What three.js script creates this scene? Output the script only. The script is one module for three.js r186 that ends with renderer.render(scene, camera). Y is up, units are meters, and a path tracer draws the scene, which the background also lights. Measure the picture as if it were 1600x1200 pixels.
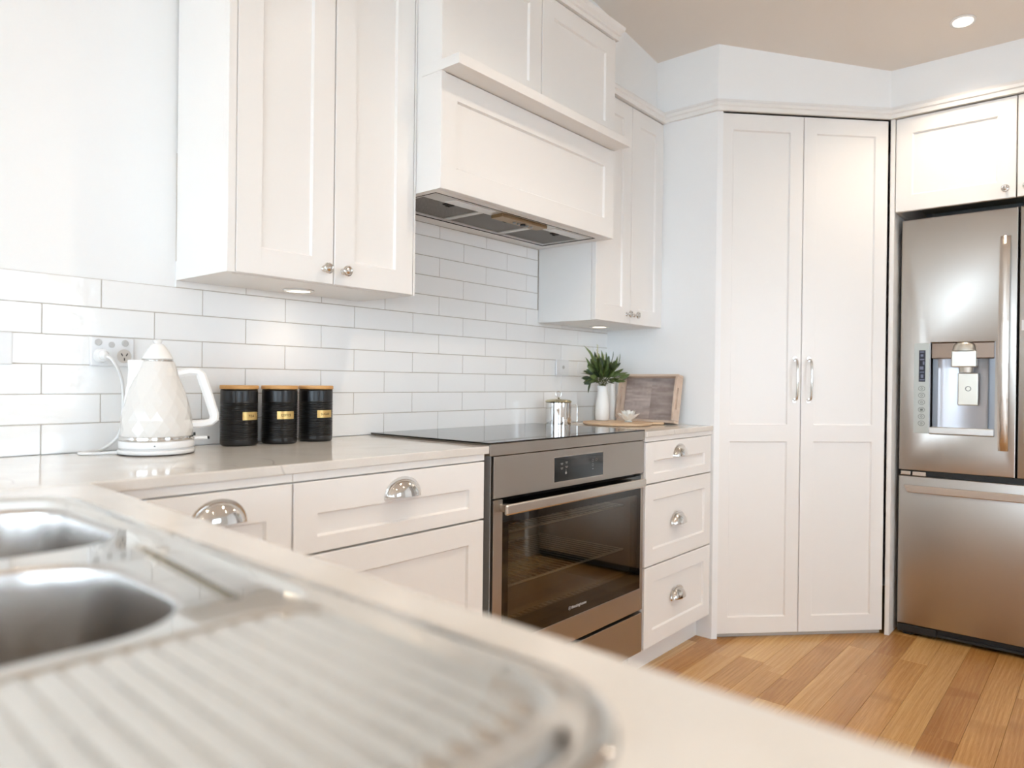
import * as THREE from 'three';
import { RoundedBoxGeometry } from 'three/addons/geometries/RoundedBoxGeometry.js';
import { mergeGeometries, mergeVertices, toCreasedNormals } from 'three/addons/utils/BufferGeometryUtils.js';

// ------------------------------------------------------------------ camera, sky, exposure
const H = 0.9634;                                   // worktop height above the floor
const scene = new THREE.Scene();
const camera = new THREE.PerspectiveCamera(56.95, 4 / 3, 0.02, 200);
camera.position.set(-0.5554, H + 0.1878, 1.9493);
camera.lookAt(-0.5554 + 0.760598, H + 0.1878 - 0.003253, 1.9493 - 0.649215);
camera.rotateZ(0.011616);
camera.focus = 2.35;
camera.userData.fStop = 2.2;

{ // bright overcast sky
  const w = 64, h = 32, d = new Float32Array(w * h * 4);
  for (let y = 0; y < h; y++) for (let x = 0; x < w; x++) {
    const e = (y + 0.5) / h * 2 - 1, t = Math.max(0, e), o = (y * w + x) * 4;
    d[o] = 0.815 - 0.06 * t; d[o + 1] = 1.0 - 0.04 * t; d[o + 2] = 1.18 + 0.05 * t; d[o + 3] = 1;
  }
  const sky = new THREE.DataTexture(d, w, h, THREE.RGBAFormat, THREE.FloatType);
  sky.mapping = THREE.EquirectangularReflectionMapping; sky.magFilter = THREE.LinearFilter; sky.needsUpdate = true;
  scene.background = sky; scene.environment = sky;
  scene.backgroundIntensity = 8.6; scene.environmentIntensity = 8.6;
}
const renderer = new THREE.WebGLRenderer({ antialias: true });
renderer.toneMapping = THREE.LinearToneMapping;
renderer.toneMappingExposure = 1.05;
renderer.shadowMap.enabled = true;
const DOWNLIGHT = 2.2, AISLE_LIGHT = 4.2, CABINET_LIGHT = 0.05;          // candela-like strengths of the lamps
const WARM = new THREE.Color().setRGB(1.0, 0.85, 0.68);

// ------------------------------------------------------------------ helpers
let seed = 12345;
const rnd = () => { seed = (Math.imul(seed, 1664525) + 1013904223) >>> 0; return seed / 4294967296; };
const rr = (a, b) => a + (b - a) * rnd();
const sm = (a, b, x) => { const t = Math.min(1, Math.max(0, (x - a) / (b - a))); return t * t * (3 - 2 * t); };
function hash2(x, y, s = 0) { let n = Math.imul(x | 0, 374761393) ^ Math.imul(y | 0, 668265263) ^ Math.imul(s | 0, 2246822519); n = Math.imul(n ^ (n >>> 13), 1274126177); return ((n ^ (n >>> 16)) >>> 0) / 4294967296; }
function vnoise(x, y, s = 0, px = 0, py = 0) {        // value noise, tileable with periods px, py when given
  const xi = Math.floor(x), yi = Math.floor(y), fx = x - xi, fy = y - yi, u = fx * fx * (3 - 2 * fx), v = fy * fy * (3 - 2 * fy);
  const m = (a, p) => (p ? ((a % p) + p) % p : a), h = (a, b) => hash2(m(a, px), m(b, py), s);
  return (h(xi, yi) * (1 - u) + h(xi + 1, yi) * u) * (1 - v) + (h(xi, yi + 1) * (1 - u) + h(xi + 1, yi + 1) * u) * v;
}
const used = {};
function numbered(n) { const k = used[n] = (used[n] ?? -1) + 1; return k ? n + '_' + String(k).padStart(3, '0') : n; }
function shadows(o) { o.castShadow = true; o.receiveShadow = true; return o; }
function merge(list) {
  if (!Array.isArray(list)) return list;
  if (list.length === 1) return list[0];
  return mergeGeometries(list.map((g) => { const q = g.index ? g.toNonIndexed() : g; for (const k of Object.keys(q.attributes)) if (!['position', 'normal', 'uv'].includes(k)) q.deleteAttribute(k); return q; }));
}
function thing(name, label, category, pos = [0, 0, 0], turn = 0, group) {
  const o = new THREE.Group(); o.name = numbered(name); o.position.set(...pos); o.rotation.y = turn; scene.add(o);
  o.userData.label = label; o.userData.category = category; if (group) o.userData.group = group;
  return o;
}
function part(name, geos, mat, parent, label) {
  const m = shadows(new THREE.Mesh(merge(geos), mat)); m.name = name; parent.add(m); if (label) m.userData.label = label; return m;
}
function struct(name, geos, mat, label) {
  const m = shadows(new THREE.Mesh(merge(geos), mat)); m.name = name; m.userData.kind = 'structure'; if (label) m.userData.label = label; scene.add(m); return m;
}
function uvm(g) {                                     // uv in metres by the dominant axis of the normal
  const p = g.attributes.position, n = g.attributes.normal, uv = new Float32Array(p.count * 2);
  for (let i = 0; i < p.count; i++) {
    const ax = Math.abs(n.getX(i)), ay = Math.abs(n.getY(i)), az = Math.abs(n.getZ(i));
    if (ay >= ax && ay >= az) { uv[2 * i] = p.getX(i); uv[2 * i + 1] = p.getZ(i); } else if (ax >= az) { uv[2 * i] = p.getZ(i); uv[2 * i + 1] = p.getY(i); } else { uv[2 * i] = p.getX(i); uv[2 * i + 1] = p.getY(i); }
  }
  g.setAttribute('uv', new THREE.BufferAttribute(uv, 2)); return g;
}
function bx(x0, x1, y0, y1, z0, z1, r = 0.0015, seg = 1) {
  const w = x1 - x0, h = y1 - y0, d = z1 - z0, rad = Math.min(r, w * 0.49, h * 0.49, d * 0.49);
  const g = rad > 0.0003 ? new RoundedBoxGeometry(w, h, d, seg, rad) : new THREE.BoxGeometry(w, h, d);
  g.translate((x0 + x1) / 2, (y0 + y1) / 2, (z0 + z1) / 2); return uvm(g);
}
function tube(pts, r, seg = 32, rs = 8, tension = 0.5) {
  return new THREE.TubeGeometry(new THREE.CatmullRomCurve3(pts.map((p) => new THREE.Vector3(...p)), false, 'catmullrom', tension), seg, r, rs, false);
}
function lathe(pts, seg = 48) { return new THREE.LatheGeometry(pts.map((p) => new THREE.Vector2(...p)), seg); }
function cyl(r0, r1, h, seg = 32) { return new THREE.CylinderGeometry(r0, r1, h, seg); }
function quads(list) {                                // flat quads given as four corners, counter-clockwise seen from outside
  const p = [];
  for (const [a, b, c, d] of list) p.push(...a, ...b, ...c, ...a, ...c, ...d);
  const g = new THREE.BufferGeometry(); g.setAttribute('position', new THREE.Float32BufferAttribute(p, 3)); g.computeVertexNormals();
  g.setAttribute('uv', new THREE.Float32BufferAttribute(new Float32Array(p.length / 3 * 2), 2)); return uvm(g);
}
function prism(poly, y0, top) {                       // poly: [x, z] points, counter-clockwise seen from above (x right, z down: clockwise in x,z); top: height or function of x
  const ty = (q) => (typeof top === 'function' ? top(q[0]) : top), list = [], n = poly.length;
  let area = 0; for (let i = 0; i < n; i++) { const a = poly[i], b = poly[(i + 1) % n]; area += a[0] * b[1] - b[0] * a[1]; }
  const P = area > 0 ? poly.slice().reverse() : poly;
  for (let i = 0; i < n; i++) { const a = P[i], b = P[(i + 1) % n]; list.push([[a[0], y0, a[1]], [b[0], y0, b[1]], [b[0], ty(b), b[1]], [a[0], ty(a), a[1]]]); }
  const pos = []; const tri = THREE.ShapeUtils.triangulateShape(P.map((q) => new THREE.Vector2(q[0], -q[1])), []);
  for (const [a, b, c] of tri) { for (const k of [a, b, c]) pos.push(P[k][0], ty(P[k]), P[k][1]); for (const k of [a, c, b]) pos.push(P[k][0], y0, P[k][1]); }
  const g = new THREE.BufferGeometry(); g.setAttribute('position', new THREE.Float32BufferAttribute(pos, 3)); g.computeVertexNormals(); g.setAttribute('uv', new THREE.Float32BufferAttribute(new Float32Array(pos.length / 3 * 2), 2));
  return merge([quads(list), uvm(g)]);
}
function ringsXY(w, h, rings, cx = 0, cy = 0) {       // nested rectangles [inset, z], joined; local x right, y up, z out
  const q = [], R = rings.map(([i, z]) => { const a = w / 2 - i, b = h / 2 - i; return [[cx - a, cy - b, z], [cx + a, cy - b, z], [cx + a, cy + b, z], [cx - a, cy + b, z]]; });
  for (let k = 0; k + 1 < R.length; k++) for (let i = 0; i < 4; i++) { const j = (i + 1) % 4; q.push([R[k][i], R[k][j], R[k + 1][j], R[k + 1][i]]); }
  return q;
}
// one shaker front: local origin at its lower left back corner, z out
function shaker(parent, name, w, h, { t = 0.02, fw = 0.065, rail = fw, mids = [], mat, label } = {}) {
  const d = shadows(new THREE.Group()); d.name = name; if (label) d.userData.label = label; parent.add(d);
  const rec = 0.0075, sl = 0.0045, q = [...ringsXY(w, h, [[0, 0], [0, t - 0.0015], [0.0015, t]], w / 2, h / 2)];
  q.push([[0, h, 0], [w, h, 0], [w, 0, 0], [0, 0, 0]]);
  const ys = [rail, ...mids.flat(), h - rail], open = [];
  for (let i = 0; i < ys.length; i += 2) open.push([ys[i], ys[i + 1]]);
  const f = (x0, x1, y0, y1) => q.push([[x0, y0, t], [x1, y0, t], [x1, y1, t], [x0, y1, t]]);
  f(0.0015, fw, 0.0015, h - 0.0015); f(w - fw, w - 0.0015, 0.0015, h - 0.0015);
  const j = 0.0005; f(fw + j, w - fw - j, 0.0015, ys[0]); f(fw + j, w - fw - j, ys[ys.length - 1], h - 0.0015);   // hairline joints between stiles and rails
  for (let i = 1; i + 1 < ys.length; i += 2) f(fw + j, w - fw - j, ys[i], ys[i + 1]);
  for (const [a, b] of open) q.push(...ringsXY(w - 2 * fw, b - a, [[0, t], [sl, t - rec]], w / 2, (a + b) / 2));
  part('frame', quads(q), mat, d);
  for (const [a, b] of open) part('panel', bx(fw + sl - 0.001, w - fw - sl + 0.001, a + sl - 0.001, b - sl + 0.001, 0.002, t - rec, 0), mat, d);
  return d;
}
function sweep(path, profile, outside) {              // path [x, z]; profile [out, y]; outside = +1 or -1 picks the side
  const n = path.length, nor = [];
  for (let i = 0; i + 1 < n; i++) { const dx = path[i + 1][0] - path[i][0], dz = path[i + 1][1] - path[i][1], l = Math.hypot(dx, dz); nor.push([-dz / l * outside, dx / l * outside]); }
  const at = (i) => { if (i === 0) return nor[0]; if (i === n - 1) return nor[n - 2]; const a = nor[i - 1], b = nor[i], s = [a[0] + b[0], a[1] + b[1]], k = 2 / (s[0] * s[0] + s[1] * s[1]); return [s[0] * k, s[1] * k]; };
  const pts = path.map((p, i) => { const m = at(i); return profile.map(([o, y]) => [p[0] + m[0] * o, y, p[1] + m[1] * o]); }), q = [];
  for (let i = 0; i + 1 < n; i++) for (let k = 0; k + 1 < profile.length; k++) q.push(outside < 0 ? [pts[i][k], pts[i + 1][k], pts[i + 1][k + 1], pts[i][k + 1]] : [pts[i + 1][k], pts[i][k], pts[i][k + 1], pts[i + 1][k + 1]]);
  for (const e of [0, n - 1]) for (let k = 1; k + 1 < profile.length; k++) q.push([pts[e][0], pts[e][k], pts[e][k + 1], pts[e][k + 1]]);
  return quads(q);
}
function loft(rings, closedTop) {                     // rings: arrays of [x,y,z] with equal counts; smooth
  const n = rings[0].length, pos = [], idx = [];
  for (const r of rings) for (const p of r) pos.push(...p);
  for (let k = 0; k + 1 < rings.length; k++) for (let i = 0; i < n; i++) { const j = (i + 1) % n, a = k * n + i, b = k * n + j, c = (k + 1) * n + j, d = (k + 1) * n + i; idx.push(a, b, c, a, c, d); }
  if (closedTop) { const c = pos.length / 3, last = rings[rings.length - 1]; const m = last.reduce((s, p) => [s[0] + p[0] / n, s[1] + p[1] / n, s[2] + p[2] / n], [0, 0, 0]); pos.push(...m); for (let i = 0; i < n; i++) idx.push((rings.length - 1) * n + i, (rings.length - 1) * n + (i + 1) % n, c); }
  const g = new THREE.BufferGeometry(); g.setAttribute('position', new THREE.Float32BufferAttribute(pos, 3)); g.setIndex(idx); g.computeVertexNormals();
  g.setAttribute('uv', new THREE.Float32BufferAttribute(new Float32Array(pos.length / 3 * 2), 2)); return uvm(g);
}
function rrect(x0, x1, z0, z1, r, y, k = 10) {         // rounded rectangle in x,z, counter-clockwise seen from above
  const out = [], c = [[x1 - r, z0 + r, -Math.PI / 2], [x1 - r, z1 - r, 0], [x0 + r, z1 - r, Math.PI / 2], [x0 + r, z0 + r, Math.PI]];
  for (const [cx, cz, a] of c) for (let i = 0; i <= k; i++) { const t = a + i / k * Math.PI / 2; out.push([cx + r * Math.cos(t), y, cz + r * Math.sin(t)]); }
  return out.reverse();
}
function canvasTex(w, h, draw) { const c = document.createElement('canvas'); c.width = w; c.height = h; const x = c.getContext('2d'); draw(x, w, h); const t = new THREE.CanvasTexture(c); t.colorSpace = THREE.SRGBColorSpace; return t; }
function dataTex(w, h, f, srgb = true, rep) {
  const d = new Uint8Array(w * h * 4);
  for (let y = 0; y < h; y++) for (let x = 0; x < w; x++) { const c = f(x, y), o = (y * w + x) * 4; d[o] = c[0]; d[o + 1] = c[1]; d[o + 2] = c[2]; d[o + 3] = 255; }
  const t = new THREE.DataTexture(d, w, h); t.magFilter = t.minFilter = THREE.LinearFilter; t.wrapS = t.wrapT = THREE.RepeatWrapping; if (srgb) t.colorSpace = THREE.SRGBColorSpace; if (rep) t.repeat.set(...rep); t.needsUpdate = true; return t;
}
const std = (o) => new THREE.MeshStandardMaterial(o), phy = (o) => new THREE.MeshPhysicalMaterial(o);

// ------------------------------------------------------------------ materials
const stoneMap = dataTex(1024, 1024, (x, y) => {
  const u = x / 1024, v = y / 1024, P = 8;
  const wx = (vnoise(u * 8, v * 8, 1, 8, 8) - 0.5) * 2.2, wy = (vnoise(u * 8, v * 8, 2, 8, 8) - 0.5) * 2.2;
  const a = vnoise(u * P + wx, v * P + wy, 3), vein = Math.pow(Math.max(0, 1 - Math.abs(a - 0.5) * 26), 2) * sm(0.55, 0.8, vnoise(u * 6, v * 6, 5, 6, 6));
  const cloud = (vnoise(u * 16, v * 16, 4, 16, 16) - 0.5) * 7 + (vnoise(u * 256, v * 256, 6, 256, 256) - 0.5) * 3, k = 1 - vein * 0.19;
  return [(226 + cloud) * k, (220 + cloud) * k, (212 + cloud) * k];
}, true, [1 / 0.9, 1 / 0.9]);
const wavy = dataTex(256, 256, (x, y) => { const u = x / 256, v = y / 256, k = 255 * (0.6 * vnoise(u * 6, v * 6, 11, 6, 6) + 0.3 * vnoise(u * 14, v * 14, 12, 14, 14) + 0.1 * vnoise(u * 30, v * 30, 13, 30, 30)); return [k, k, k]; }, false, [1 / 0.24, 1 / 0.24]);
const brushedV = dataTex(512, 512, (x, y) => { const k = 110 + 90 * vnoise(x / 1.5, y / 170, 21, 341, 3) + 55 * vnoise(x / 4, y / 256, 22, 128, 2); return [k, k, k]; }, false, [2, 2]);
const brushedH = dataTex(512, 512, (x, y) => { const k = 110 + 90 * vnoise(x / 170, y / 1.5, 23, 3, 341) + 55 * vnoise(x / 256, y / 4, 24, 2, 128); return [k, k, k]; }, false, [2, 2]);
function woodMap(s, c0, c1, knots = 0.4, w = 1024, h = 128) {   // 2 m long, 0.25 m wide
  return dataTex(w, h, (x, y) => {
    const u = x / w, v = y / h, bend = (vnoise(u * 3, v * 3, s) - 0.5) * 0.9 + (vnoise(u * 11, v * 6, s + 1) - 0.5) * 0.12;
    const ring = 0.5 + 0.5 * Math.sin((v * 13 + bend * 3.2) * 6.283), fine = vnoise(u * 14, v * 120, s + 2), pore = vnoise(u * 90, v * 128, s + 3);
    const kn = sm(0.86, 0.95, vnoise(u * 9 + 3, v * 2.5, s + 4)) * knots;
    let t = 0.16 * ring + 0.46 * fine + 0.16 * pore + 0.42 * vnoise(u * 3, v * 2, s + 5); t = Math.min(1, Math.max(0, t - 0.1)) * (1 - kn);
    return [0, 1, 2].map((i) => c0[i] + (c1[i] - c0[i]) * t);
  });
}
const M = {
  wall: std({ color: '#f8f8f7', roughness: 0.75, name: 'white wall paint' }),
  ceiling: std({ color: '#efe7de', roughness: 0.9, name: 'ceiling paint' }),
  cab: std({ color: '#f5f2ee', roughness: 0.32, name: 'cabinet lacquer' }),
  cabIn: std({ color: '#cfc6ba', roughness: 0.7 }),
  tile: std({ color: '#fbfaf8', roughness: 0.07, bumpMap: wavy, bumpScale: 0.0011, name: 'glazed tile' }),
  grout: std({ color: '#c9c0b6', roughness: 0.95 }),
  stone: std({ map: stoneMap, roughness: 0.09, name: 'engineered stone' }),
  chrome: std({ color: '#d9d6d2', metalness: 1, roughness: 0.06 }),
  steel: std({ color: '#b3aca4', metalness: 1, roughness: 0.34, bumpMap: brushedH, bumpScale: 0.0002, name: 'brushed steel' }),
  steelV: std({ color: '#b9b2aa', metalness: 1, roughness: 0.32, bumpMap: brushedV, bumpScale: 0.00015, name: 'brushed steel' }),
  handleSteel: std({ color: '#cfc6bd', metalness: 1, roughness: 0.25 }),
  sink: std({ color: '#dad6cf', metalness: 1, roughness: 0.055, name: 'polished sink steel' }),
  bowl: phy({ color: '#c9c5c1', metalness: 1, roughness: 0.26, anisotropy: 0.8, name: 'satin bowl steel' }),
  black: std({ color: '#0b0b0c', roughness: 0.35 }),
  blackGloss: phy({ color: '#060607', roughness: 0.03, ior: 1.6, name: 'black ceramic glass' }),
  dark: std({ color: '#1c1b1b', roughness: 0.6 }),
  grey: std({ color: '#8d8c8b', roughness: 0.4 }),
  white: std({ color: '#f4f3f1', roughness: 0.25 }),
  plastic: std({ color: '#eeeeee', roughness: 0.3 }),
  ceramic: std({ color: '#f4f2ee', roughness: 0.22 }),
  brass: std({ color: '#d8b878', metalness: 1, roughness: 0.3 }),
  glow: std({ color: '#fff4e2', emissive: new THREE.Color().setRGB(1, 0.9, 0.75), emissiveIntensity: 3, roughness: 0.5 }),
};

// ------------------------------------------------------------------ room shell
const XC = 2.4647, PX = 3.0633, PZ0 = 0.5718, PZ1 = 1.1425;   // return wall, fridge plane, ends of the diagonal pantry front
const XL = -5.6, XR = 3.95, ZF = 5.4;
const ceilY = (x) => H + 1.7195 - 0.1265 * (x - 2.459);
struct('ceiling', quads([
  [[XL - 0.2, ceilY(XL - 0.2), ZF + 0.2], [XL - 0.2, ceilY(XL - 0.2), -0.2], [XR + 0.2, ceilY(XR + 0.2), -0.2], [XR + 0.2, ceilY(XR + 0.2), ZF + 0.2]],
  [[XL - 0.2, ceilY(XL - 0.2) + 0.12, -0.2], [XL - 0.2, ceilY(XL - 0.2) + 0.12, ZF + 0.2], [XR + 0.2, ceilY(XR + 0.2) + 0.12, ZF + 0.2], [XR + 0.2, ceilY(XR + 0.2) + 0.12, -0.2]],
  [[XL - 0.2, ceilY(XL - 0.2), -0.2], [XL - 0.2, ceilY(XL - 0.2), ZF + 0.2], [XL - 0.2, ceilY(XL - 0.2) + 0.12, ZF + 0.2], [XL - 0.2, ceilY(XL - 0.2) + 0.12, -0.2]],
]), M.ceiling);
const wallBack = struct('wall_back', prism([[XL, -0.15], [XR, -0.15], [XR, -0.006], [XL, -0.006]], 0, ceilY), M.wall);
struct('wall_right', prism([[XR, -0.15], [XR + 0.15, -0.15], [XR + 0.15, ZF], [XR, ZF]], 0, ceilY), M.wall);
function openWall(name, along, a0, a1, at, thick, holes) {     // wall along 'x' or 'z' with rectangular openings [a, b, y0, y1]
  const geo = [], pos = (a, b) => (along === 'z' ? [[at, a], [at + thick, a], [at + thick, b], [at, b]] : [[a, at], [b, at], [b, at + thick], [a, at + thick]]);
  let c = a0;
  for (const [a, b, y0, y1] of holes) { geo.push(prism(pos(c, a), 0, ceilY)); if (y0 > 0) geo.push(prism(pos(a, b), 0, y0)); geo.push(prism(pos(a, b), y1, ceilY)); c = b; }
  geo.push(prism(pos(c, a1), 0, ceilY)); return struct(name, geo, M.wall);
}
openWall('wall_left', 'z', -0.15, ZF, XL - 0.15, 0.15, [[0.7, 2.85, 0.02, 2.5], [3.0, 5.15, 0.02, 2.5]]);
openWall('wall_front', 'x', XL - 0.15, XR + 0.15, ZF, 0.15, [[-3.6, -1.9, 0.02, 2.3], [0.5, 1.9, 0.9, 2.1]]);
let wn = 0;
function windowUnit(along, a, b, y0, y1, at) {
  const w = new THREE.Group(); w.name = 'window_' + (++wn); w.userData.kind = 'structure'; scene.add(w);
  const B = (p, q, y, yy, d = 0.05) => (along === 'z' ? bx(at - d / 2, at + d / 2, y, yy, p, q, 0.003) : bx(p, q, y, yy, at - d / 2, at + d / 2, 0.003)), m = (a + b) / 2;
  part('window_frame', [B(a, b, y0, y0 + 0.05), B(a, b, y1 - 0.05, y1), B(a, a + 0.05, y0 + 0.05, y1 - 0.05), B(b - 0.05, b, y0 + 0.05, y1 - 0.05), B(m - 0.04, m + 0.04, y0 + 0.05, y1 - 0.05)], M.white, w);
  const glass = phy({ color: '#ffffff', transmission: 1, thickness: 0, roughness: 0, ior: 1.45 });
  part('pane', B(a + 0.05, m - 0.04, y0 + 0.05, y1 - 0.05, 0.006), glass, w); part('pane', B(m + 0.04, b - 0.05, y0 + 0.05, y1 - 0.05, 0.006), glass, w);
}
windowUnit('z', 0.7, 2.85, 0.02, 2.5, XL - 0.08); windowUnit('z', 3.0, 5.15, 0.02, 2.5, XL - 0.08);
windowUnit('x', -3.6, -1.9, 0.02, 2.3, ZF + 0.08); windowUnit('x', 0.5, 1.9, 0.9, 2.1, ZF + 0.08);
struct('ground', prism([[-40, -30], [40, -30], [40, 40], [-40, 40]], -0.5, -0.16), std({ color: '#c4c1bb', roughness: 1 }), 'unseen ground outside, made pale to bounce daylight indoors');  // unseen ground, given a pale tone to send daylight up to the ceiling

// wall pieces by the pantry and above the cabinets
const dl = Math.hypot(PX - XC, PZ1 - PZ0), dx = (PX - XC) / dl, dz = (PZ1 - PZ0) / dl;     // along the diagonal
const UC = H + 1.417;                                                                // top of the tall and wall cabinets
struct('wall_return', prism([[XC, -0.006], [XC, PZ0], [XC + 0.018, PZ0 + 0.018], [XC + 0.03, -0.006]], 0, ceilY), M.wall);
struct('wall_bulkhead', prism([[XC + 0.0005, PZ0 + 0.0005], [PX, PZ1], [PX + 0.05, PZ1 - 0.02], [XC + 0.05, PZ0 - 0.02]], UC, ceilY), M.wall);
struct('wall_bulkhead_fridge', prism([[PX, PZ1], [PX, 3.0], [PX + 0.04, 3.0], [PX + 0.04, PZ1]], UC, ceilY), M.wall);
struct('wall_bulkhead_back', prism([[0.315, 0.225], [XC - 0.0005, 0.225], [XC - 0.0005, 0.265], [0.315, 0.265]], UC, ceilY), M.wall);
struct('wall_alcove', prism([[PX, 2.98], [XR, 2.98], [XR, ZF], [PX, ZF]], 0, ceilY), M.wall);
const mould = [[-0.03, 0], [0.016, 0], [0.016, 0.018], [0.022, 0.022], [0.022, 0.036], [0.010, 0.044], [0.004, 0.056], [-0.03, 0.056]].map(([o, y]) => [o, UC + y]);
struct('trim_1', sweep([[1.905, 0.302], [XC, 0.302], [XC, PZ0], [PX, PZ1], [PX, 2.97]], mould, 1), M.cab);
struct('trim_2', sweep([[0.929, 0.2784], [0.315, 0.2784], [0.315, 0.0]].reverse(), mould, 1), M.cab);

// tiles, laid in a running bond; every tile is a piece of the back wall
{
  const TP = 0.2599, RP = 0.0724, gap = 0.0022, cache = {};
  const tileGeo = (w, h) => { const k = w.toFixed(4) + '_' + h.toFixed(4); return cache[k] ??= uvm(new RoundedBoxGeometry(w, h, 0.008, 1, 0.0012)); };
  part('grout', bx(-1.0, XC, H + 0.001, H + 0.4345, -0.006, -0.0018, 0), M.grout, wallBack);
  part('grout', bx(0.316, XC, H + 0.4345, H + 0.80, -0.006, -0.0018, 0), M.grout, wallBack);
  for (let r = 0; r < 11; r++) {
    const y0 = H + r * RP, x0 = r < 6 ? -1.0 : r < 7 ? 0.3151 : 0.93, x1 = r < 7 ? XC : 1.895, top = r === 6 ? 0.4495 + 0.003 : (r === 10 ? 0.772 : (r + 1) * RP);
    let h = H + top - y0; if (r === 6) h = RP;                             // the row behind the cabinets' undersides runs on
    for (let i = -6; i < 14; i++) {
      const a = Math.max(x0, (i - (r % 2 ? 0.5 : 0)) * TP + gap / 2), b = Math.min(x1, (i + 1 - (r % 2 ? 0.5 : 0)) * TP - gap / 2);
      if (b - a < 0.012) continue;
      const t = part('tile', tileGeo(b - a, h - gap), M.tile, wallBack);
      t.position.set((a + b) / 2, y0 + h / 2, -0.004 + rr(-0.0002, 0.0002)); t.rotation.set(rr(-0.0025, 0.0025), rr(-0.0012, 0.0012), 0);
    }
  }
}

// floor boards along x
{
  const floor = struct('floor', bx(XL - 0.1, XR + 0.1, -0.15, -0.016, -0.15, ZF + 0.1, 0), std({ color: '#5a4330', roughness: 0.9 }));
  const maps = [woodMap(31, [174, 130, 80], [226, 186, 128], 0.3), woodMap(47, [158, 112, 64], [210, 165, 106], 0.4), woodMap(63, [186, 142, 88], [230, 194, 138], 0.2)];
  const mats = [];
  maps.forEach((m, i) => ['#ffffff', '#f6ecdd', '#ead9c2', '#fff8ea'].forEach((c) => { mats.push(std({ map: m, color: c, roughness: 0.26, name: 'floor board ' + i })); }));
  const bw = 0.1035, zStart = 0.02;
  for (let r = -1; r < 52; r++) {
    const z0 = 0.0238 + r * bw; if (z0 + bw > ZF + 0.05) break;
    let a = XL + rr(-1.4, 0);
    while (a < XR) {
      const len = rr(1.1, 2.3), b = Math.min(XR, a + len), s = Math.max(XL, a);
      if (b - s > 0.05 && s < XR) {
        const g = bx(s + 0.0004, b - 0.0004, -0.016, 0, z0 + 0.0004, z0 + bw - 0.0004, 0.0008), uv = g.attributes.uv, ou = rnd(), ov = rnd();
        for (let k = 0; k < uv.count; k++) uv.setXY(k, uv.getX(k) / 2.0 + ou, (uv.getY(k) - z0) / 0.25 + ov);
        part('floor_board', g, mats[Math.floor(rnd() * mats.length)], floor);
      }
      a += len;
    }
  }
}

// ------------------------------------------------------------------ lamps
function downlight(label, x, y, z, r, power, tilt = 0) {
  const t = thing('downlight', label, 'downlight', [x, y, z]); t.rotation.z = tilt;
  part('trim_ring', lathe([[r, -0.0005], [r * 1.28, -0.0005], [r * 1.28, -0.003], [r * 1.05, -0.006], [r, -0.004], [r, -0.0005]], 40), M.white, t);
  part('lamp_face', new THREE.CylinderGeometry(r, r, 0.002, 40).translate(0, -0.0025, 0), M.glow, t);
  const s = new THREE.SpotLight(WARM, power, 0, 1.15, 0.6, 2); s.position.set(0, -0.012, 0); s.target.position.set(0, -1, 0); s.castShadow = true; s.shadow.radius = r / 0.02; s.name = 'downlight lamp'; t.add(s, s.target);
  return t;
}
const rake = Math.atan(-0.1265);
downlight('lit round downlight in the ceiling above the fridge', 2.815, ceilY(2.815), 1.459, 0.036, DOWNLIGHT, rake);
for (const [x, z, l] of [[1.25, 1.35, 'above the oven aisle'], [-0.35, 1.0, 'above the sink corner'], [0.3, 2.6, 'above the breakfast side of the peninsula'], [1.9, 2.7, 'in the middle of the room'], [-1.8, 2.4, 'nearest the tall windows']])
  downlight('lit round ceiling downlight ' + l, x, ceilY(x), z, 0.036, x > 1 ? AISLE_LIGHT : DOWNLIGHT * 0.8, rake);
downlight('small lit puck light under the left wall cabinet', 0.632, H + 0.4528, 0.098, 0.035, CABINET_LIGHT);
downlight('small lit puck light under the corner wall cabinet by the plant', 2.205, H + 0.4495, 0.122, 0.035, CABINET_LIGHT);

// ------------------------------------------------------------------ cabinet hardware
const pullGeo = (() => {
  const S = (a, h, d, nt = 24, ns = 10) => { const R = []; for (let s = 0; s <= ns; s++) { const q = s / ns * Math.PI / 2, row = []; for (let t = 0; t <= nt; t++) { const p = t / nt * Math.PI; row.push([-a * Math.cos(p), h * Math.sin(p) * Math.cos(q), d * Math.pow(Math.sin(p), 0.7) * Math.sin(q)]); } R.push(row); } return R; };
  const mesh = (R, flip) => { const n = R[0].length, pos = R.flat(2), idx = []; for (let i = 0; i + 1 < R.length; i++) for (let j = 0; j + 1 < n; j++) { const a = i * n + j, b = a + 1, c = a + n + 1, d = a + n; flip ? idx.push(a, b, c, a, c, d) : idx.push(a, c, b, a, d, c); } const g = new THREE.BufferGeometry(); g.setAttribute('position', new THREE.Float32BufferAttribute(pos, 3)); g.setAttribute('uv', new THREE.Float32BufferAttribute(new Float32Array(pos.length / 3 * 2), 2)); g.setIndex(idx); g.computeVertexNormals(); return g; };
  const A = S(0.054, 0.043, 0.027), B = S(0.0515, 0.0405, 0.0245), lipA = A[A.length - 1], lipB = B[B.length - 1];
  const fl = new THREE.Shape(); fl.absellipse(0, 0, 0.060, 0.049, 0, Math.PI, false); fl.lineTo(-0.060, -0.004); fl.lineTo(0.060, -0.004);
  const hole = new THREE.Path(); hole.absellipse(0, 0, 0.052, 0.041, 0, Math.PI, false); fl.holes.push(hole);
  return merge([mesh(A, true), mesh(B, false), mesh([lipA, lipB], true), new THREE.ExtrudeGeometry(fl, { depth: 0.0012, bevelEnabled: true, bevelSize: 0.0008, bevelThickness: 0.0008, bevelSegments: 2, curveSegments: 24 })]);
})();
function cupPull(parent, x, y, z) { const m = part('cup_handle', pullGeo, M.chrome, parent, 'chrome cup handle'); m.position.set(x, y, z); return m; }
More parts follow.
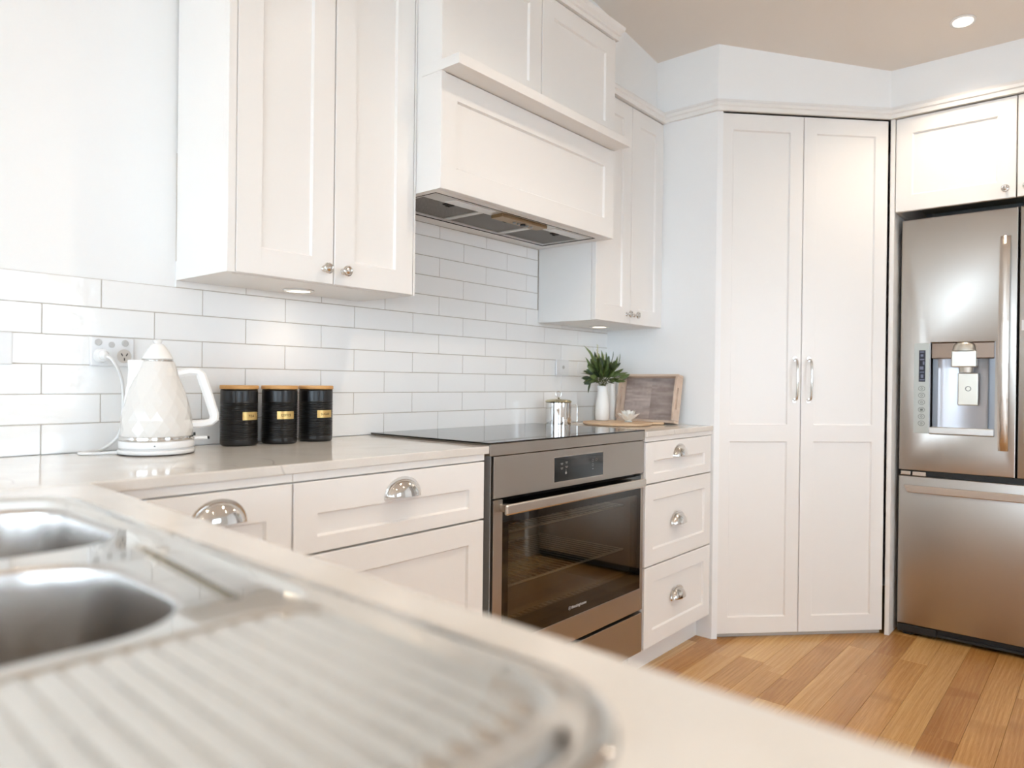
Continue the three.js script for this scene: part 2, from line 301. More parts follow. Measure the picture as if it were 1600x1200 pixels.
const knobGeo = merge([
  lathe([[0.0001, 0], [0.009, 0], [0.009, 0.002], [0.0045, 0.005], [0.0045, 0.014], [0.009, 0.016], [0.0145, 0.019], [0.0155, 0.022], [0.0145, 0.0255], [0.0115, 0.0265], [0.0105, 0.0245], [0.0085, 0.0245], [0.005, 0.0275], [0.0001, 0.0285]], 32),
]).rotateX(Math.PI / 2);
function knob(parent, x, y, z) { const m = part('knob', knobGeo, M.chrome, parent, 'round chrome knob'); m.position.set(x, y, z); return m; }

// ------------------------------------------------------------------ wall cabinets
function wallCabinet(label, x0, x1, split, y0, z1, dx0, dx1, rail) {
  const t = thing('wall_cabinet', label, 'cabinet'), zb = z1 - 0.022, hgt = UC - y0;
  part('carcass', [bx(x0, x1, y0, UC, 0.0008, zb, 0.001), ...(dx0 - x0 > 0.004 ? [bx(x0, dx0 - 0.002, y0, UC, zb, z1, 0.001)] : []), ...(x1 - dx1 > 0.003 ? [bx(dx1 + 0.002, x1, y0, UC, zb, z1, 0.001)] : [])], M.cab, t);
  const yb = y0 + 0.0015, hh = UC - 0.004 - yb;
  const a = shaker(t, 'door', split - 0.0018 - dx0, hh, { fw: rail, mat: M.cab }); a.position.set(dx0, yb, z1 - 0.02);
  const b = shaker(t, 'door', dx1 - split - 0.0018, hh, { fw: rail, mat: M.cab }); b.position.set(split + 0.0018, yb, z1 - 0.02);
  knob(a, split - 0.0018 - dx0 - 0.030, 0.040, 0.02); knob(b, 0.030, 0.040, 0.02);
  return t;
}
wallCabinet('white two-door wall cabinet above the black canisters', 0.3151, 0.929, 0.6275, H + 0.4528, 0.2784, 0.338, 0.9195, 0.0685);
wallCabinet('white two-door wall cabinet in the corner above the plant', 1.9005, XC - 0.001, 2.18, H + 0.4495, 0.302, 1.9025, XC - 0.002, 0.068);

// ------------------------------------------------------------------ hood cabinet and extractor
{
  const x0 = 0.9305, x1 = 1.899, zf = 0.3877, yb = H + 0.7722, sh = H + 1.1293, zb = zf - 0.022, t = thing('hood_cabinet', 'white boxed range hood cabinet with a ledge above the cooktop', 'cabinet');
  const yt = H + 1.5765;
  part('carcass', [bx(x0, x0 + 0.018, yb, yt + 0.05, 0.0008, zf - 0.0005, 0.001), bx(x1 - 0.018, x1, yb, yt + 0.05, 0.305, zf - 0.0005, 0.001), bx(x1 - 0.018, x1 - 0.002, yb, yt, 0.0008, 0.305, 0), bx(x0 + 0.018, x1 - 0.018, yb + 0.06, yt, 0.0008, zb, 0.001),
    bx(x0 + 0.018, x1 - 0.018, yb, yb + 0.018, 0.0008, 0.066, 0.001), bx(x0 + 0.018, x1 - 0.018, yb, yb + 0.018, 0.338, zb, 0.001), bx(x0 + 0.018, 0.958, yb, yb + 0.018, 0.066, 0.338, 0.001), bx(1.842, x1 - 0.018, yb, yb + 0.018, 0.066, 0.338, 0.001)], M.cab, t);
  const f = shaker(t, 'front_panel', x1 - x0 - 0.003, sh - yb - 0.003, { fw: 0.0665, rail: 0.0725, mat: M.cab }); f.position.set(x0 + 0.0015, yb + 0.0008, zf - 0.02);
  part('ledge', bx(x0 - 0.002, x1 + 0.0, sh, sh + 0.032, 0.30, 0.462, 0.0015), M.cab, t);
  const split = 1.4175, dy = sh + 0.035, dh = yt - 0.003 - dy;
  const a = shaker(t, 'door', split - 0.0016 - x0 - 0.0015, dh, { fw: 0.0675, mat: M.cab }); a.position.set(x0 + 0.0015, dy, zf - 0.02);
  const b = shaker(t, 'door', x1 - 0.0015 - split - 0.0016, dh, { fw: 0.0675, mat: M.cab }); b.position.set(split + 0.0016, dy, zf - 0.02);
  const prof = [[-0.02, 0], [0.010, 0], [0.010, 0.016], [0.016, 0.020], [0.016, 0.030], [0.026, 0.040], [0.030, 0.054], [-0.02, 0.054]].map(([o, y]) => [o, yt + y]);
  part('crown', [sweep([[x0, 0.266], [x0, zf], [x1, zf], [x1, 0.266]], prof, 1), bx(x0 + 0.02, x1 - 0.02, yt + 0.03, yt + 0.054, 0.266, zf - 0.01, 0)], M.cab, t);

  const e = thing('extractor', 'steel undermount extractor with three mesh filters in the hood', 'extractor hood'), ye = yb + 0.0015;
  const filt = dataTex(64, 64, (x, y) => { const d = Math.hypot((x % 16) - 8, (y % 16) - 8) < 5.2 ? 0 : 255; return [d, d, d]; }, false, [1 / 0.024, 1 / 0.024]);
  const F = std({ color: '#d8d6d2', metalness: 0.3, roughness: 0.35 });
  const filtC = dataTex(64, 64, (x, y) => { const d = Math.hypot((x % 16) - 8, (y % 16) - 8) < 5.2 ? 46 : 150; return [d, d * 0.96, d * 0.92]; }, true, [1 / 0.024, 1 / 0.024]);
  const filtM = std({ color: '#ffffff', map: filtC, metalness: 0.3, roughness: 0.5, bumpMap: filt, bumpScale: 0.0015 });
  part('frame', [bx(0.962, 1.838, ye, ye + 0.05, 0.069, 0.084, 0.001), bx(0.962, 1.838, ye, ye + 0.05, 0.327, 0.3345, 0.001), bx(0.962, 0.975, ye, ye + 0.05, 0.084, 0.327, 0.001), bx(1.826, 1.838, ye, ye + 0.05, 0.084, 0.327, 0.001),
    bx(1.232, 1.256, ye, ye + 0.02, 0.084, 0.262, 0.001), bx(1.532, 1.556, ye, ye + 0.02, 0.084, 0.262, 0.001), bx(0.975, 1.826, ye + 0.0005, ye + 0.02, 0.262, 0.327, 0.001)], F, e);
  part('shadow_gap_strip', [bx(0.9585, 0.9618, ye - 0.002, ye + 0.012, 0.0665, 0.3375, 0), bx(1.8382, 1.8415, ye - 0.002, ye + 0.012, 0.0665, 0.3375, 0), bx(0.9618, 1.8382, ye - 0.002, ye + 0.012, 0.0662, 0.0688, 0), bx(0.9618, 1.8382, ye - 0.002, ye + 0.012, 0.3347, 0.3377, 0)], M.dark, e);  // dark strips that paint the shadow gap around the insert
  for (const [a0, b0] of [[0.977, 1.231], [1.257, 1.531], [1.557, 1.824]]) {
    const fm = part('filter', bx(a0, b0, ye + 0.004, ye + 0.012, 0.085, 0.261, 0.001), filtM, e);
    part('catch', [bx((a0 + b0) / 2 - 0.02, (a0 + b0) / 2 + 0.02, ye + 0.0005, ye + 0.004, 0.236, 0.254, 0.001), bx((a0 + b0) / 2 - 0.008, (a0 + b0) / 2 + 0.008, ye - 0.0035, ye + 0.0005, 0.238, 0.243, 0.0008)], M.dark, fm);
  }
  const c = part('control_panel', bx(1.29, 1.545, ye - 0.012, ye + 0.0004, 0.268, 0.322, 0.002), std({ color: '#a88f70', metalness: 0.9, roughness: 0.4 }), e, 'steel control strip with a warm floor reflection in its colour');  // steel strip; the brassy tint paints in the floor reflected by it
  for (let i = 0; i < 5; i++) part(i === 2 ? 'knob' : 'button', cyl(i === 2 ? 0.010 : 0.006, i === 2 ? 0.010 : 0.006, 0.006, 20).translate(1.385 + i * 0.024, ye - 0.0142, 0.295), i === 2 ? M.black : M.grey, c);
  for (const [a0, b0] of [[1.06, 1.26], [1.60, 1.80]]) part('lamp_lens', bx(a0, b0, ye - 0.0025, ye + 0.0004, 0.272, 0.318, 0.001), std({ color: '#f6f7f7', roughness: 0.25 }), e);
}

// ------------------------------------------------------------------ base cabinets
const ZD = 0.565;                                     // plane of the drawer fronts
function baseCabinet(name, label, x0, x1, rows, handles, open = [x0, x1]) {
  const t = thing(name, label, 'cabinet'), zb = ZD - 0.022;
  part('carcass', [bx(x0, x1, 0.1125, H - 0.0225, 0.003, zb, 0.001)], M.cab, t);
  part('top_rail', bx(x0, x1, H - 0.0405, H - 0.0225, zb, ZD - 0.002, 0.001), M.cab, t);
  part('kickboard', bx(x0, x1, 0.0005, 0.112, 0.47, 0.497, 0.001), M.cab, t);
  rows.forEach(([ya, yb], i) => {
    const w = open[1] - open[0] - 0.003, f = shaker(t, 'drawer', w, ya - yb - 0.003, { fw: 0.062, rail: i === 0 ? 0.0385 : 0.062, mat: M.cab });
    f.position.set(open[0] + 0.0015, H + yb + 0.0015, ZD - 0.02);
    if (i === 0) { f.clear(); topDrawer(f, w, ya - yb - 0.003); }
    if (handles[i]) cupPull(f, handles[i][0] - open[0] - 0.0015, handles[i][1] - yb - 0.0015, 0.02);
  });
  return t;
}
function topDrawer(f, w, h) {                         // deep top rail that carries the handle, low panel below it
  const t = 0.02, fw = 0.062, y0 = 0.036, y1 = 0.090, q = [...ringsXY(w, h, [[0, 0], [0, t - 0.0015], [0.0015, t]], w / 2, h / 2), [[0, h, 0], [w, h, 0], [w, 0, 0], [0, 0, 0]]];
  const R = (a, b, c, d) => q.push([[a, c, t], [b, c, t], [b, d, t], [a, d, t]]);
  R(0.0015, fw, 0.0015, h - 0.0015); R(w - fw, w - 0.0015, 0.0015, h - 0.0015); R(fw, w - fw, 0.0015, y0); R(fw, w - fw, y1, h - 0.0015);
  q.push(...ringsXY(w - 2 * fw, y1 - y0, [[0, t], [0.0045, t - 0.0075]], w / 2, (y0 + y1) / 2));
  part('frame', quads(q), M.cab, f); part('panel', bx(fw + 0.0035, w - fw - 0.0035, y0 + 0.0035, y1 - 0.0035, 0.002, t - 0.0075, 0), M.cab, f);
}
baseCabinet('base_cabinet', 'white base cabinet half hidden by the peninsula corner', -0.03, 0.3236, [[-0.0425, -0.209], [-0.2115, -0.85]], [[0.153, -0.107]], [-0.018, 0.3236]);
baseCabinet('base_cabinet', 'white base cabinet with a wide drawer left of the oven', 0.3244, 0.9495, [[-0.0425, -0.209], [-0.2115, -0.85]], [[0.642, -0.107]]);
baseCabinet('drawer_cabinet', 'white three-drawer cabinet between oven and pantry', 1.8705, XC - 0.001, [[-0.0425, -0.207], [-0.2095, -0.531], [-0.5335, -0.8515]], [[2.152, -0.112], [2.146, -0.392], [2.146, -0.702]], [1.8705, 2.4535]);

// worktops
const slab = (x0, x1, z0, z1) => bx(x0, x1, H - 0.022, H, z0, z1, 0.0025, 3);
const wt = thing('worktop', 'pale veined stone worktop under the kettle and canisters', 'worktop'); part('slab', slab(-0.80, 0.9640, 0.0006, 0.5695), M.stone, wt);
const wt2 = thing('worktop', 'short pale stone worktop under the plant and tray', 'worktop'); part('slab', slab(1.8705, XC - 0.001, 0.0006, 0.5695), M.stone, wt2);

// ------------------------------------------------------------------ peninsula and sink
const PA = -0.0462, SA = -0.0237, PO = [-0.086, 0.5705];
const pen = (u, w) => [PO[0] + u * Math.sin(PA) - w * Math.cos(PA), PO[1] + u * Math.cos(PA) + w * Math.sin(PA)];
const SO = [-0.086, 0.566], snk = (u, w) => [SO[0] + u * Math.sin(SA) - w * Math.cos(SA), SO[1] + u * Math.cos(SA) + w * Math.sin(SA)];
{
  const t = thing('peninsula_worktop', 'pale stone peninsula worktop with the inset steel sink', 'worktop');
  const s = new THREE.Shape(), L = [[PO[0], PO[1]], pen(2.1, 0), pen(2.1, 0.70), [-0.80, PO[1]]];
  L.forEach(([x, z], i) => (i ? s.lineTo(x, -z) : s.moveTo(x, -z)));
  const hole = new THREE.Path(), ring = rrect(-0.545, -0.085, 0.112, 1.193, 0.085, 0).map(([lx, , lz]) => snk(lz, -lx));
  ring.forEach(([x, z], i) => (i ? hole.lineTo(x, -z) : hole.moveTo(x, -z))); s.holes.push(hole);
  const g = new THREE.ExtrudeGeometry(s, { depth: 0.018, bevelEnabled: true, bevelSize: 0.002, bevelThickness: 0.002, bevelSegments: 3, bevelOffset: -0.002 }); g.rotateX(-Math.PI / 2); g.translate(0, H - 0.020, 0);
  part('slab', uvm(g), M.stone, t);
  const b = thing('peninsula_cabinet', 'white base cabinets carrying the peninsula worktop', 'cabinet');
  const q = [pen(0.05, 0.03), pen(2.07, 0.03), pen(2.07, 0.62), pen(0.05, 0.62)], qi = [pen(0.07, 0.05), pen(2.05, 0.05), pen(2.05, 0.60), pen(0.07, 0.60)];
  const wallOf = (i) => prism([q[i], q[(i + 1) % 4], qi[(i + 1) % 4], qi[i]], 0.10, H - 0.0225);
  part('carcass', [wallOf(0), wallOf(1), wallOf(2), wallOf(3)], M.cab, b);
  part('kickboard', prism([pen(0.08, 0.09), pen(2.0, 0.09), pen(2.0, 0.58), pen(0.08, 0.58)], 0.0005, 0.0995), M.cab, b);
}
{
  const t = thing('sink', 'double bowl stainless steel sink with a ribbed drainer in front', 'sink', [SO[0], H, SO[1]], SA);
  const OX0 = -0.553, OX1 = -0.073, OZ0 = 0.10, OZ1 = 1.205, OR = 0.10, lvl = 0.0012;
  const ring = (i, y) => rrect(OX0 + i, OX1 - i, OZ0 + i, OZ1 - i, Math.max(0.02, OR - i * 0.9), y, 14);
  part('rim', loft([ring(0, 0.0003), ring(0.0008, 0.0018), ring(0.003, 0.0036), ring(0.007, 0.0046), ring(0.014, 0.0048), ring(0.021, 0.0042), ring(0.028, 0.0024), ring(0.034, lvl)]), M.sink, t);
  // deck with two bowl openings
  const zs = 0.862, sh = new THREE.Shape(), I = 0.0335, r = OR - I * 0.9, X0 = OX0 + I, X1 = OX1 - I, Z0 = OZ0 + I;
  sh.moveTo(X1, -zs); sh.lineTo(X1, -(Z0 + r)); sh.absarc(X1 - r, -(Z0 + r), r, 0, Math.PI / 2, false); sh.lineTo(X0 + r, -Z0); sh.absarc(X0 + r, -(Z0 + r), r, Math.PI / 2, Math.PI, false); sh.lineTo(X0, -zs); sh.closePath();
  const bowls = [[-0.47, -0.1165, 0.212, 0.529, 0.075], [-0.49, -0.1745, 0.5765, 0.852, 0.085]];
  for (const [a, b, c, d, rad] of bowls) { const p = new THREE.Path(); rrect(a, b, c, d, rad, 0, 14).forEach(([x, , z], i) => (i ? p.lineTo(x, -z) : p.moveTo(x, -z))); sh.holes.push(p); }
  const ch = new THREE.Path(), cA = [0.548, 0.1275], cB = [0.822, 0.146], cw = 0.0065, cl = Math.hypot(cB[0] - cA[0], cB[1] - cA[1]), cu = [(cB[0] - cA[0]) / cl, (cB[1] - cA[1]) / cl];
  const chan = (s, q) => { const u = cA[0] + cu[0] * s - cu[1] * q, w = cA[1] + cu[1] * s + cu[0] * q; return [-w, u]; };
  [chan(0, -cw), chan(cl, -cw), chan(cl, cw), chan(0, cw)].forEach(([x, z], i) => (i ? ch.lineTo(x, -z) : ch.moveTo(x, -z))); sh.holes.push(ch);
  const deck = new THREE.ShapeGeometry(sh, 14); deck.rotateX(-Math.PI / 2); deck.translate(0, lvl, 0);
  const gq = [], NS = 10, prof = (k) => -0.018 * Math.pow(Math.sin(k / NS * Math.PI), 0.7), taper = (s) => sm(0, 0.16, s / cl);
  for (let j = 0; j < 20; j++) for (let k = 0; k < NS; k++) { const P = (jj, kk) => { const s = jj / 20 * cl, [x, z] = chan(s, cw - kk / NS * 2 * cw); return [x, lvl + prof(kk) * taper(s), z]; }; gq.push([P(j, k), P(j, k + 1), P(j + 1, k + 1), P(j + 1, k)]); }
  { const cap = []; for (let k = 0; k < NS; k++) { const a = chan(cl, cw - k / NS * 2 * cw), b = chan(cl, cw - (k + 1) / NS * 2 * cw); cap.push([[a[0], lvl, a[1]], [a[0], lvl + prof(k), a[1]], [b[0], lvl + prof(k + 1), b[1]], [b[0], lvl, b[1]]]); } gq.push(...cap); }
  part('deck', [uvm(deck), quads(gq)], M.sink, t);
  for (const [a, b, c, d, rad] of bowls) {
    const B = (i, y) => rrect(a + i, b - i, c + i, d - i, Math.max(0.02, rad - i * 0.6), y, 14), rings = [B(-0.001, lvl), B(0.001, lvl - 0.0004), B(0.003, lvl - 0.002), B(0.0045, lvl - 0.006), B(0.006, -0.02), B(0.0125, -0.08), B(0.0175, -0.128)];
    for (let k = 1; k <= 6; k++) { const q = k / 6 * Math.PI / 2; rings.push(B(0.0175 + 0.034 * (1 - Math.cos(q)), -0.128 - 0.034 * Math.sin(q))); }
    rings.push(B(0.09, -0.165));
    const bg = loft(rings, true), per = rings[0].length, bu = bg.attributes.uv; for (let k = 0; k < bu.count; k++) bu.setXY(k, (k % per) / per * 1.2, Math.floor(k / per) * 0.02);
    const bm = part('bowl', bg, M.bowl, t);
    part('drain', lathe([[0.0001, 0.004], [0.02, 0.004], [0.03, 0.001], [0.042, 0.0025], [0.044, 0]], 32).translate((a + b) / 2, -0.164, (c + d) / 2), M.chrome, bm);
  }
  // drainer: ribbed field inside the rim, its outer points clamped to the rim's inner outline
  const nu = 118, nw = 300, pos = [], idx = [], xr = OX1 - I, xl = OX0 + I, ze = OZ1 - I, p = 0.0193;
  for (let i = 0; i <= nu; i++) for (let j = 0; j <= nw; j++) {
    let z = zs + (ze - zs) * i / nu, x = xl + (xr - xl) * j / nw;
    for (const [cx, sg] of [[xr - r, 1], [xl + r, -1]]) { const ex = (x - cx) * sg, ez = z - (ze - r); if (ex > 0 && ez > 0) { const m = Math.max(ex, ez), l = Math.hypot(ex, ez); x = cx + sg * ex * m / l; z = ze - r + ez * m / l; } }
    const w = -x, dEdge = Math.min(xr - x, x - xl, ze - z);
    const end = sm(0.868, 0.884, z) * (1 - sm(1.128 - 0.0, 1.146, z + 0.35 * Math.max(0, 0.145 - w))) * sm(0.006, 0.016, Math.min(xr - x, x - xl));
    const rd = 0.055, ax = Math.min(xr - 0.001 - x, x - xl - 0.001), az = Math.min(z - 0.8655, ze - 0.001 - z), dD = ax < rd && az < rd ? rd - Math.hypot(rd - ax, rd - az) : Math.min(ax, az);
    const k = 0.5 + 0.5 * Math.cos((w - 0.2875) / p * 2 * Math.PI), dish = -0.0034 * sm(0, 0.009, dD);
    const e2 = end * sm(0.004, 0.014, dD); pos.push(x, lvl + dish * (1 - e2) + e2 * (-0.0056 + 0.0060 * Math.pow(1 - k, 0.5)), z);
  }
  for (let i = 0; i < nu; i++) for (let j = 0; j < nw; j++) { const a = i * (nw + 1) + j, b = a + 1, c = a + nw + 2, d = a + nw + 1; idx.push(a, d, c, a, c, b); }
  const g = new THREE.BufferGeometry(); g.setAttribute('position', new THREE.Float32BufferAttribute(pos, 3)); g.setIndex(idx); g.computeVertexNormals(); g.setAttribute('uv', new THREE.Float32BufferAttribute(new Float32Array(pos.length / 3 * 2), 2));
  part('drainer', uvm(g), M.sink, t);
}

// ------------------------------------------------------------------ range cooker
{
  const t = thing('oven', 'stainless steel freestanding oven with a black glass cooktop', 'oven'), zf = 0.5595, xa = 0.9955, xb = 1.8645, Y = (y) => H + y;
  part('body', [bx(xa + 0.001, xa + 0.02, 0.10, Y(-0.034), 0.02, zf - 0.03, 0.001), bx(xb - 0.02, xb - 0.001, 0.10, Y(-0.034), 0.02, zf - 0.03, 0.001), bx(xa + 0.02, xb - 0.02, 0.10, Y(-0.034), 0.02, 0.04, 0), bx(xa + 0.02, xb - 0.02, 0.10, Y(-0.70), 0.04, zf - 0.03, 0), bx(xa + 0.02, xb - 0.02, Y(-0.168), Y(-0.034), 0.04, zf - 0.03, 0)], M.black, t);
  part('cooktop_frame', [bx(0.9755, 1.8675, Y(-0.0315), Y(0.0030), zf - 0.022, zf + 0.0015, 0.0012), bx(0.9755, 0.985, Y(0.0008), Y(0.0030), 0.012, zf - 0.022, 0.0005), bx(0.985, 1.858, Y(-0.034), Y(0.0008), 0.02, zf - 0.022, 0)], M.steel, t);
  part('cooktop_glass', bx(0.974, 1.8685, Y(0.0032), Y(0.0082), 0.010, zf + 0.0015, 0.0018, 2), M.blackGloss, t, 'black glass cooktop');
  const cp = part('control_panel', bx(xa, xb, Y(-0.159), Y(-0.0345), zf - 0.03, zf, 0.0015), M.steel, t);
  const dispTex = canvasTex(512, 160, (c, w, h) => {
    c.fillStyle = '#070708'; c.fillRect(0, 0, w, h); c.strokeStyle = c.fillStyle = '#76726c'; c.lineWidth = 3;
    c.fillStyle = '#2a2625'; c.fillRect(165, 28, 190, 42); c.fillStyle = '#6b4a42'; c.font = '34px monospace'; c.textAlign = 'center';
    for (const [x, y] of [[70, 42], [118, 36], [70, 72], [118, 66]]) { c.fillStyle = '#8d8981'; c.fillRect(x - 13, y - 2, 26, 4); c.fillRect(x - 9, y + 6, 18, 3); }
    c.fillStyle = '#77736d'; c.beginPath(); c.arc(112, 108, 10, 0, 7); c.fill(); c.fillRect(110, 84, 4, 18);
    c.lineWidth = 3; for (const [x, y] of [[395, 50], [435, 46], [395, 80]]) { c.beginPath(); c.arc(x, y, 9, 0, 7); c.stroke(); } c.fillRect(388, 106, 16, 4);
  });
  part('display_surround', bx(1.287, 1.579, Y(-0.1415), Y(-0.0565), zf + 0.0001, zf + 0.001, 0.0004), M.handleSteel, cp);
  const dg = bx(1.290, 1.576, Y(-0.139), Y(-0.059), zf + 0.0003, zf + 0.0018, 0.0004), uv = dg.attributes.uv;
  for (let i = 0; i < uv.count; i++) uv.setXY(i, (uv.getX(i) - 1.290) / 0.286, (uv.getY(i) - Y(-0.139)) / 0.080);
  part('display', dg, std({ map: dispTex, roughness: 0.06 }), cp, 'black touch display');
  // door
  const d = new THREE.Group(); d.name = 'door'; t.add(d);
  const y0 = Y(-0.688), y1 = Y(-0.164), gx0 = 1.037, gx1 = 1.846, gy0 = Y(-0.604), gy1 = y1 - 0.004, zw = zf - 0.03;
  part('door_frame', [bx(xa, gx0, y0, y1, zw, zf, 0.0015), bx(gx1, xb, y0, y1, zw, zf, 0.0015), bx(gx0, gx1, y0, gy0, zw, zf, 0.0015)], M.steel, d);
  const wx0 = 1.066, wx1 = 1.818, wy0 = Y(-0.535), wy1 = Y(-0.240);
  part('glass_border', [bx(gx0 + 0.0005, wx0, gy0 + 0.0005, gy1, zw, zf - 0.001, 0), bx(wx1, gx1 - 0.0005, gy0 + 0.0005, gy1, zw, zf - 0.001, 0), bx(wx0, wx1, gy0 + 0.0005, wy0, zw, zf - 0.001, 0), bx(wx0, wx1, wy1, gy1, zw, zf - 0.001, 0)], M.blackGloss, d, 'black glass border');
  part('glass', bx(wx0, wx1, wy0, wy1, zf - 0.007, zf - 0.001, 0), phy({ color: '#d2cec6', roughness: 0.02, transmission: 1, thickness: 0, ior: 1.8 }), d, 'tinted oven glass');
  part('handle', [bx(1.002, 1.806, Y(-0.2035), Y(-0.1715), zf + 0.034, zf + 0.048, 0.006, 3), bx(1.022, 1.048, Y(-0.199), Y(-0.176), zf - 0.001, zf + 0.036, 0.003), bx(1.762, 1.788, Y(-0.199), Y(-0.176), zf - 0.001, zf + 0.036, 0.003)], M.handleSteel, d, 'flat steel bar handle');
  part('logo', (() => { const g = new THREE.PlaneGeometry(0.125, 0.016); return g; })(), std({ map: canvasTex(512, 66, (c, w, h) => { c.fillStyle = '#08080a'; c.fillRect(0, 0, w, h); c.fillStyle = c.strokeStyle = '#d8d6d2'; c.lineWidth = 4; c.beginPath(); c.arc(36, 33, 25, 0, 7); c.stroke(); c.font = 'bold 30px sans-serif'; c.textAlign = 'center'; c.fillText('W', 36, 44); c.font = 'bold 54px sans-serif'; c.textAlign = 'left'; c.fillText('Westinghouse', 74, 52, 430); }), roughness: 0.05 }), d).position.set(1.440, Y(-0.572), zf - 0.0007);
  // racks and side rails in the cavity
  const wire = (a, b, r = 0.0022) => { const v = new THREE.Vector3(...b).sub(new THREE.Vector3(...a)), g = new THREE.CylinderGeometry(r, r, v.length(), 6); g.applyQuaternion(new THREE.Quaternion().setFromUnitVectors(new THREE.Vector3(0, 1, 0), v.clone().normalize())); g.translate((a[0] + b[0]) / 2, (a[1] + b[1]) / 2, (a[2] + b[2]) / 2); return g; };
  part('cavity', [bx(1.05, 1.06, Y(-0.60), Y(-0.19), 0.08, zw - 0.004, 0), bx(1.825, 1.835, Y(-0.60), Y(-0.19), 0.08, zw - 0.004, 0), bx(1.06, 1.825, Y(-0.60), Y(-0.19), 0.07, 0.08, 0), bx(1.06, 1.825, Y(-0.61), Y(-0.60), 0.08, zw - 0.004, 0), bx(1.06, 1.825, Y(-0.19), Y(-0.18), 0.08, zw - 0.004, 0)], std({ color: '#6e6a66', roughness: 0.35 }), t);
  const rackM = std({ color: '#e2dfd9', metalness: 0.5, roughness: 0.35 });
  for (const y of [-0.285, -0.455]) { const l = [wire([1.07, Y(y), 0.50], [1.815, Y(y), 0.50], 0.004), wire([1.07, Y(y), 0.10], [1.815, Y(y), 0.10], 0.003)]; for (let k = 0; k <= 26; k++) l.push(wire([1.07 + k * 0.02865, Y(y), 0.10], [1.07 + k * 0.02865, Y(y), 0.50], 0.0018)); part('rack', l, rackM, t); }
  part('lower_drawer', bx(xa, xb, Y(-0.852), Y(-0.700), zf - 0.03, zf, 0.0015), M.steel, t);
  part('plinth', bx(xa + 0.01, xb - 0.06, 0.0005, 0.0995, 0.44, 0.46, 0), M.dark, t);
  part('side_trim', bx(xa - 0.012, xa - 0.008, 0.112, Y(-0.032), zf - 0.05, zf - 0.004, 0.0005), M.grey, t);
}

// ------------------------------------------------------------------ pantry
{
  const t = thing('pantry', 'tall white two-door corner pantry set at an angle', 'cabinet', [XC, 0, PZ0], -Math.atan2(dz, dx)), y0 = 0.022, y1 = UC - 0.006;
  part('carcass', [bx(0.002, 0.0075, 0.0005, UC - 0.001, -0.40, 0.0, 0.0005), bx(0.0075, dl - 0.006, 0.0005, UC - 0.001, -0.05, -0.026, 0)], M.cabIn, t);
  const c = 0.409, S = [0.0125, c - 0.0018, c + 0.0018, dl - 0.009];
  const mids = [[H - 0.0705 - y0, H + 0.0055 - y0]], opt = { fw: 0.0615, rail: 0.0735, mids, mat: M.cab };
  const A = shaker(t, 'door', S[1] - S[0], y1 - y0, opt), B = shaker(t, 'door', S[3] - S[2], y1 - y0, opt);
  A.position.set(S[0], y0, -0.021); B.position.set(S[2], y0, -0.021);
  const bar = merge([tube([[0, 0, 0], [0, 0.004, 0.018], [0, 0.02, 0.027], [0, 0.095, 0.032], [0, 0.17, 0.027], [0, 0.186, 0.018], [0, 0.19, 0]], 0.0055, 40, 10), cyl(0.009, 0.009, 0.004, 20).rotateX(Math.PI / 2).translate(0, 0, 0.002), cyl(0.009, 0.009, 0.004, 20).rotateX(Math.PI / 2).translate(0, 0.19, 0.002)]);
  part('handle', bar, M.chrome, A, 'chrome bow handle').position.set(S[1] - S[0] - 0.0305, H + 0.1165 - y0, 0.02);
  part('handle', bar, M.chrome, B, 'chrome bow handle').position.set(0.0335, H + 0.1165 - y0, 0.02);
}

// ------------------------------------------------------------------ fridge and its surround
{
  const e = thing('end_panel', 'tall narrow white panel between pantry and fridge', 'panel'); part('panel', bx(PX, XR - 0.002, 0.0005, UC - 0.001, PZ1 + 0.0015, PZ1 + 0.021, 0.001), M.cab, e);
  const e2 = thing('end_panel', 'tall white panel on the far side of the fridge', 'panel'); part('panel', bx(PX, XR - 0.002, 0.0005, UC - 0.001, 2.10, 2.126, 0.001), M.cab, e2);
  const o = thing('overhead_cabinet', 'white wide cabinet above the fridge with small round knobs', 'cabinet', [PX, 0, PZ1 + 0.0235], -Math.PI / 2), y0 = H + 0.986, W = 2.099 - PZ1 - 0.0235, c = 1.6225 - PZ1 - 0.0235;
  part('carcass', [bx(0, W, y0 + 0.10, UC - 0.001, -0.60, -0.022, 0.001), bx(0, 0.016, y0 + 0.002, y0 + 0.0995, -0.60, -0.022, 0.001), bx(W - 0.016, W, y0 + 0.002, y0 + 0.0995, -0.60, -0.022, 0.001)], M.cabIn, o);
  const a = shaker(o, 'door', c - 0.003, UC - 0.006 - y0, { fw: 0.0655, rail: 0.072, mat: M.cab }), b = shaker(o, 'door', W - c - 0.004, UC - 0.006 - y0, { fw: 0.0655, rail: 0.072, mat: M.cab });
  a.position.set(0.001, y0 + 0.001, -0.021); b.position.set(c + 0.003, y0 + 0.001, -0.021); knob(a, c - 0.038, 0.037, 0.02); knob(b, 0.034, 0.037, 0.02);
}
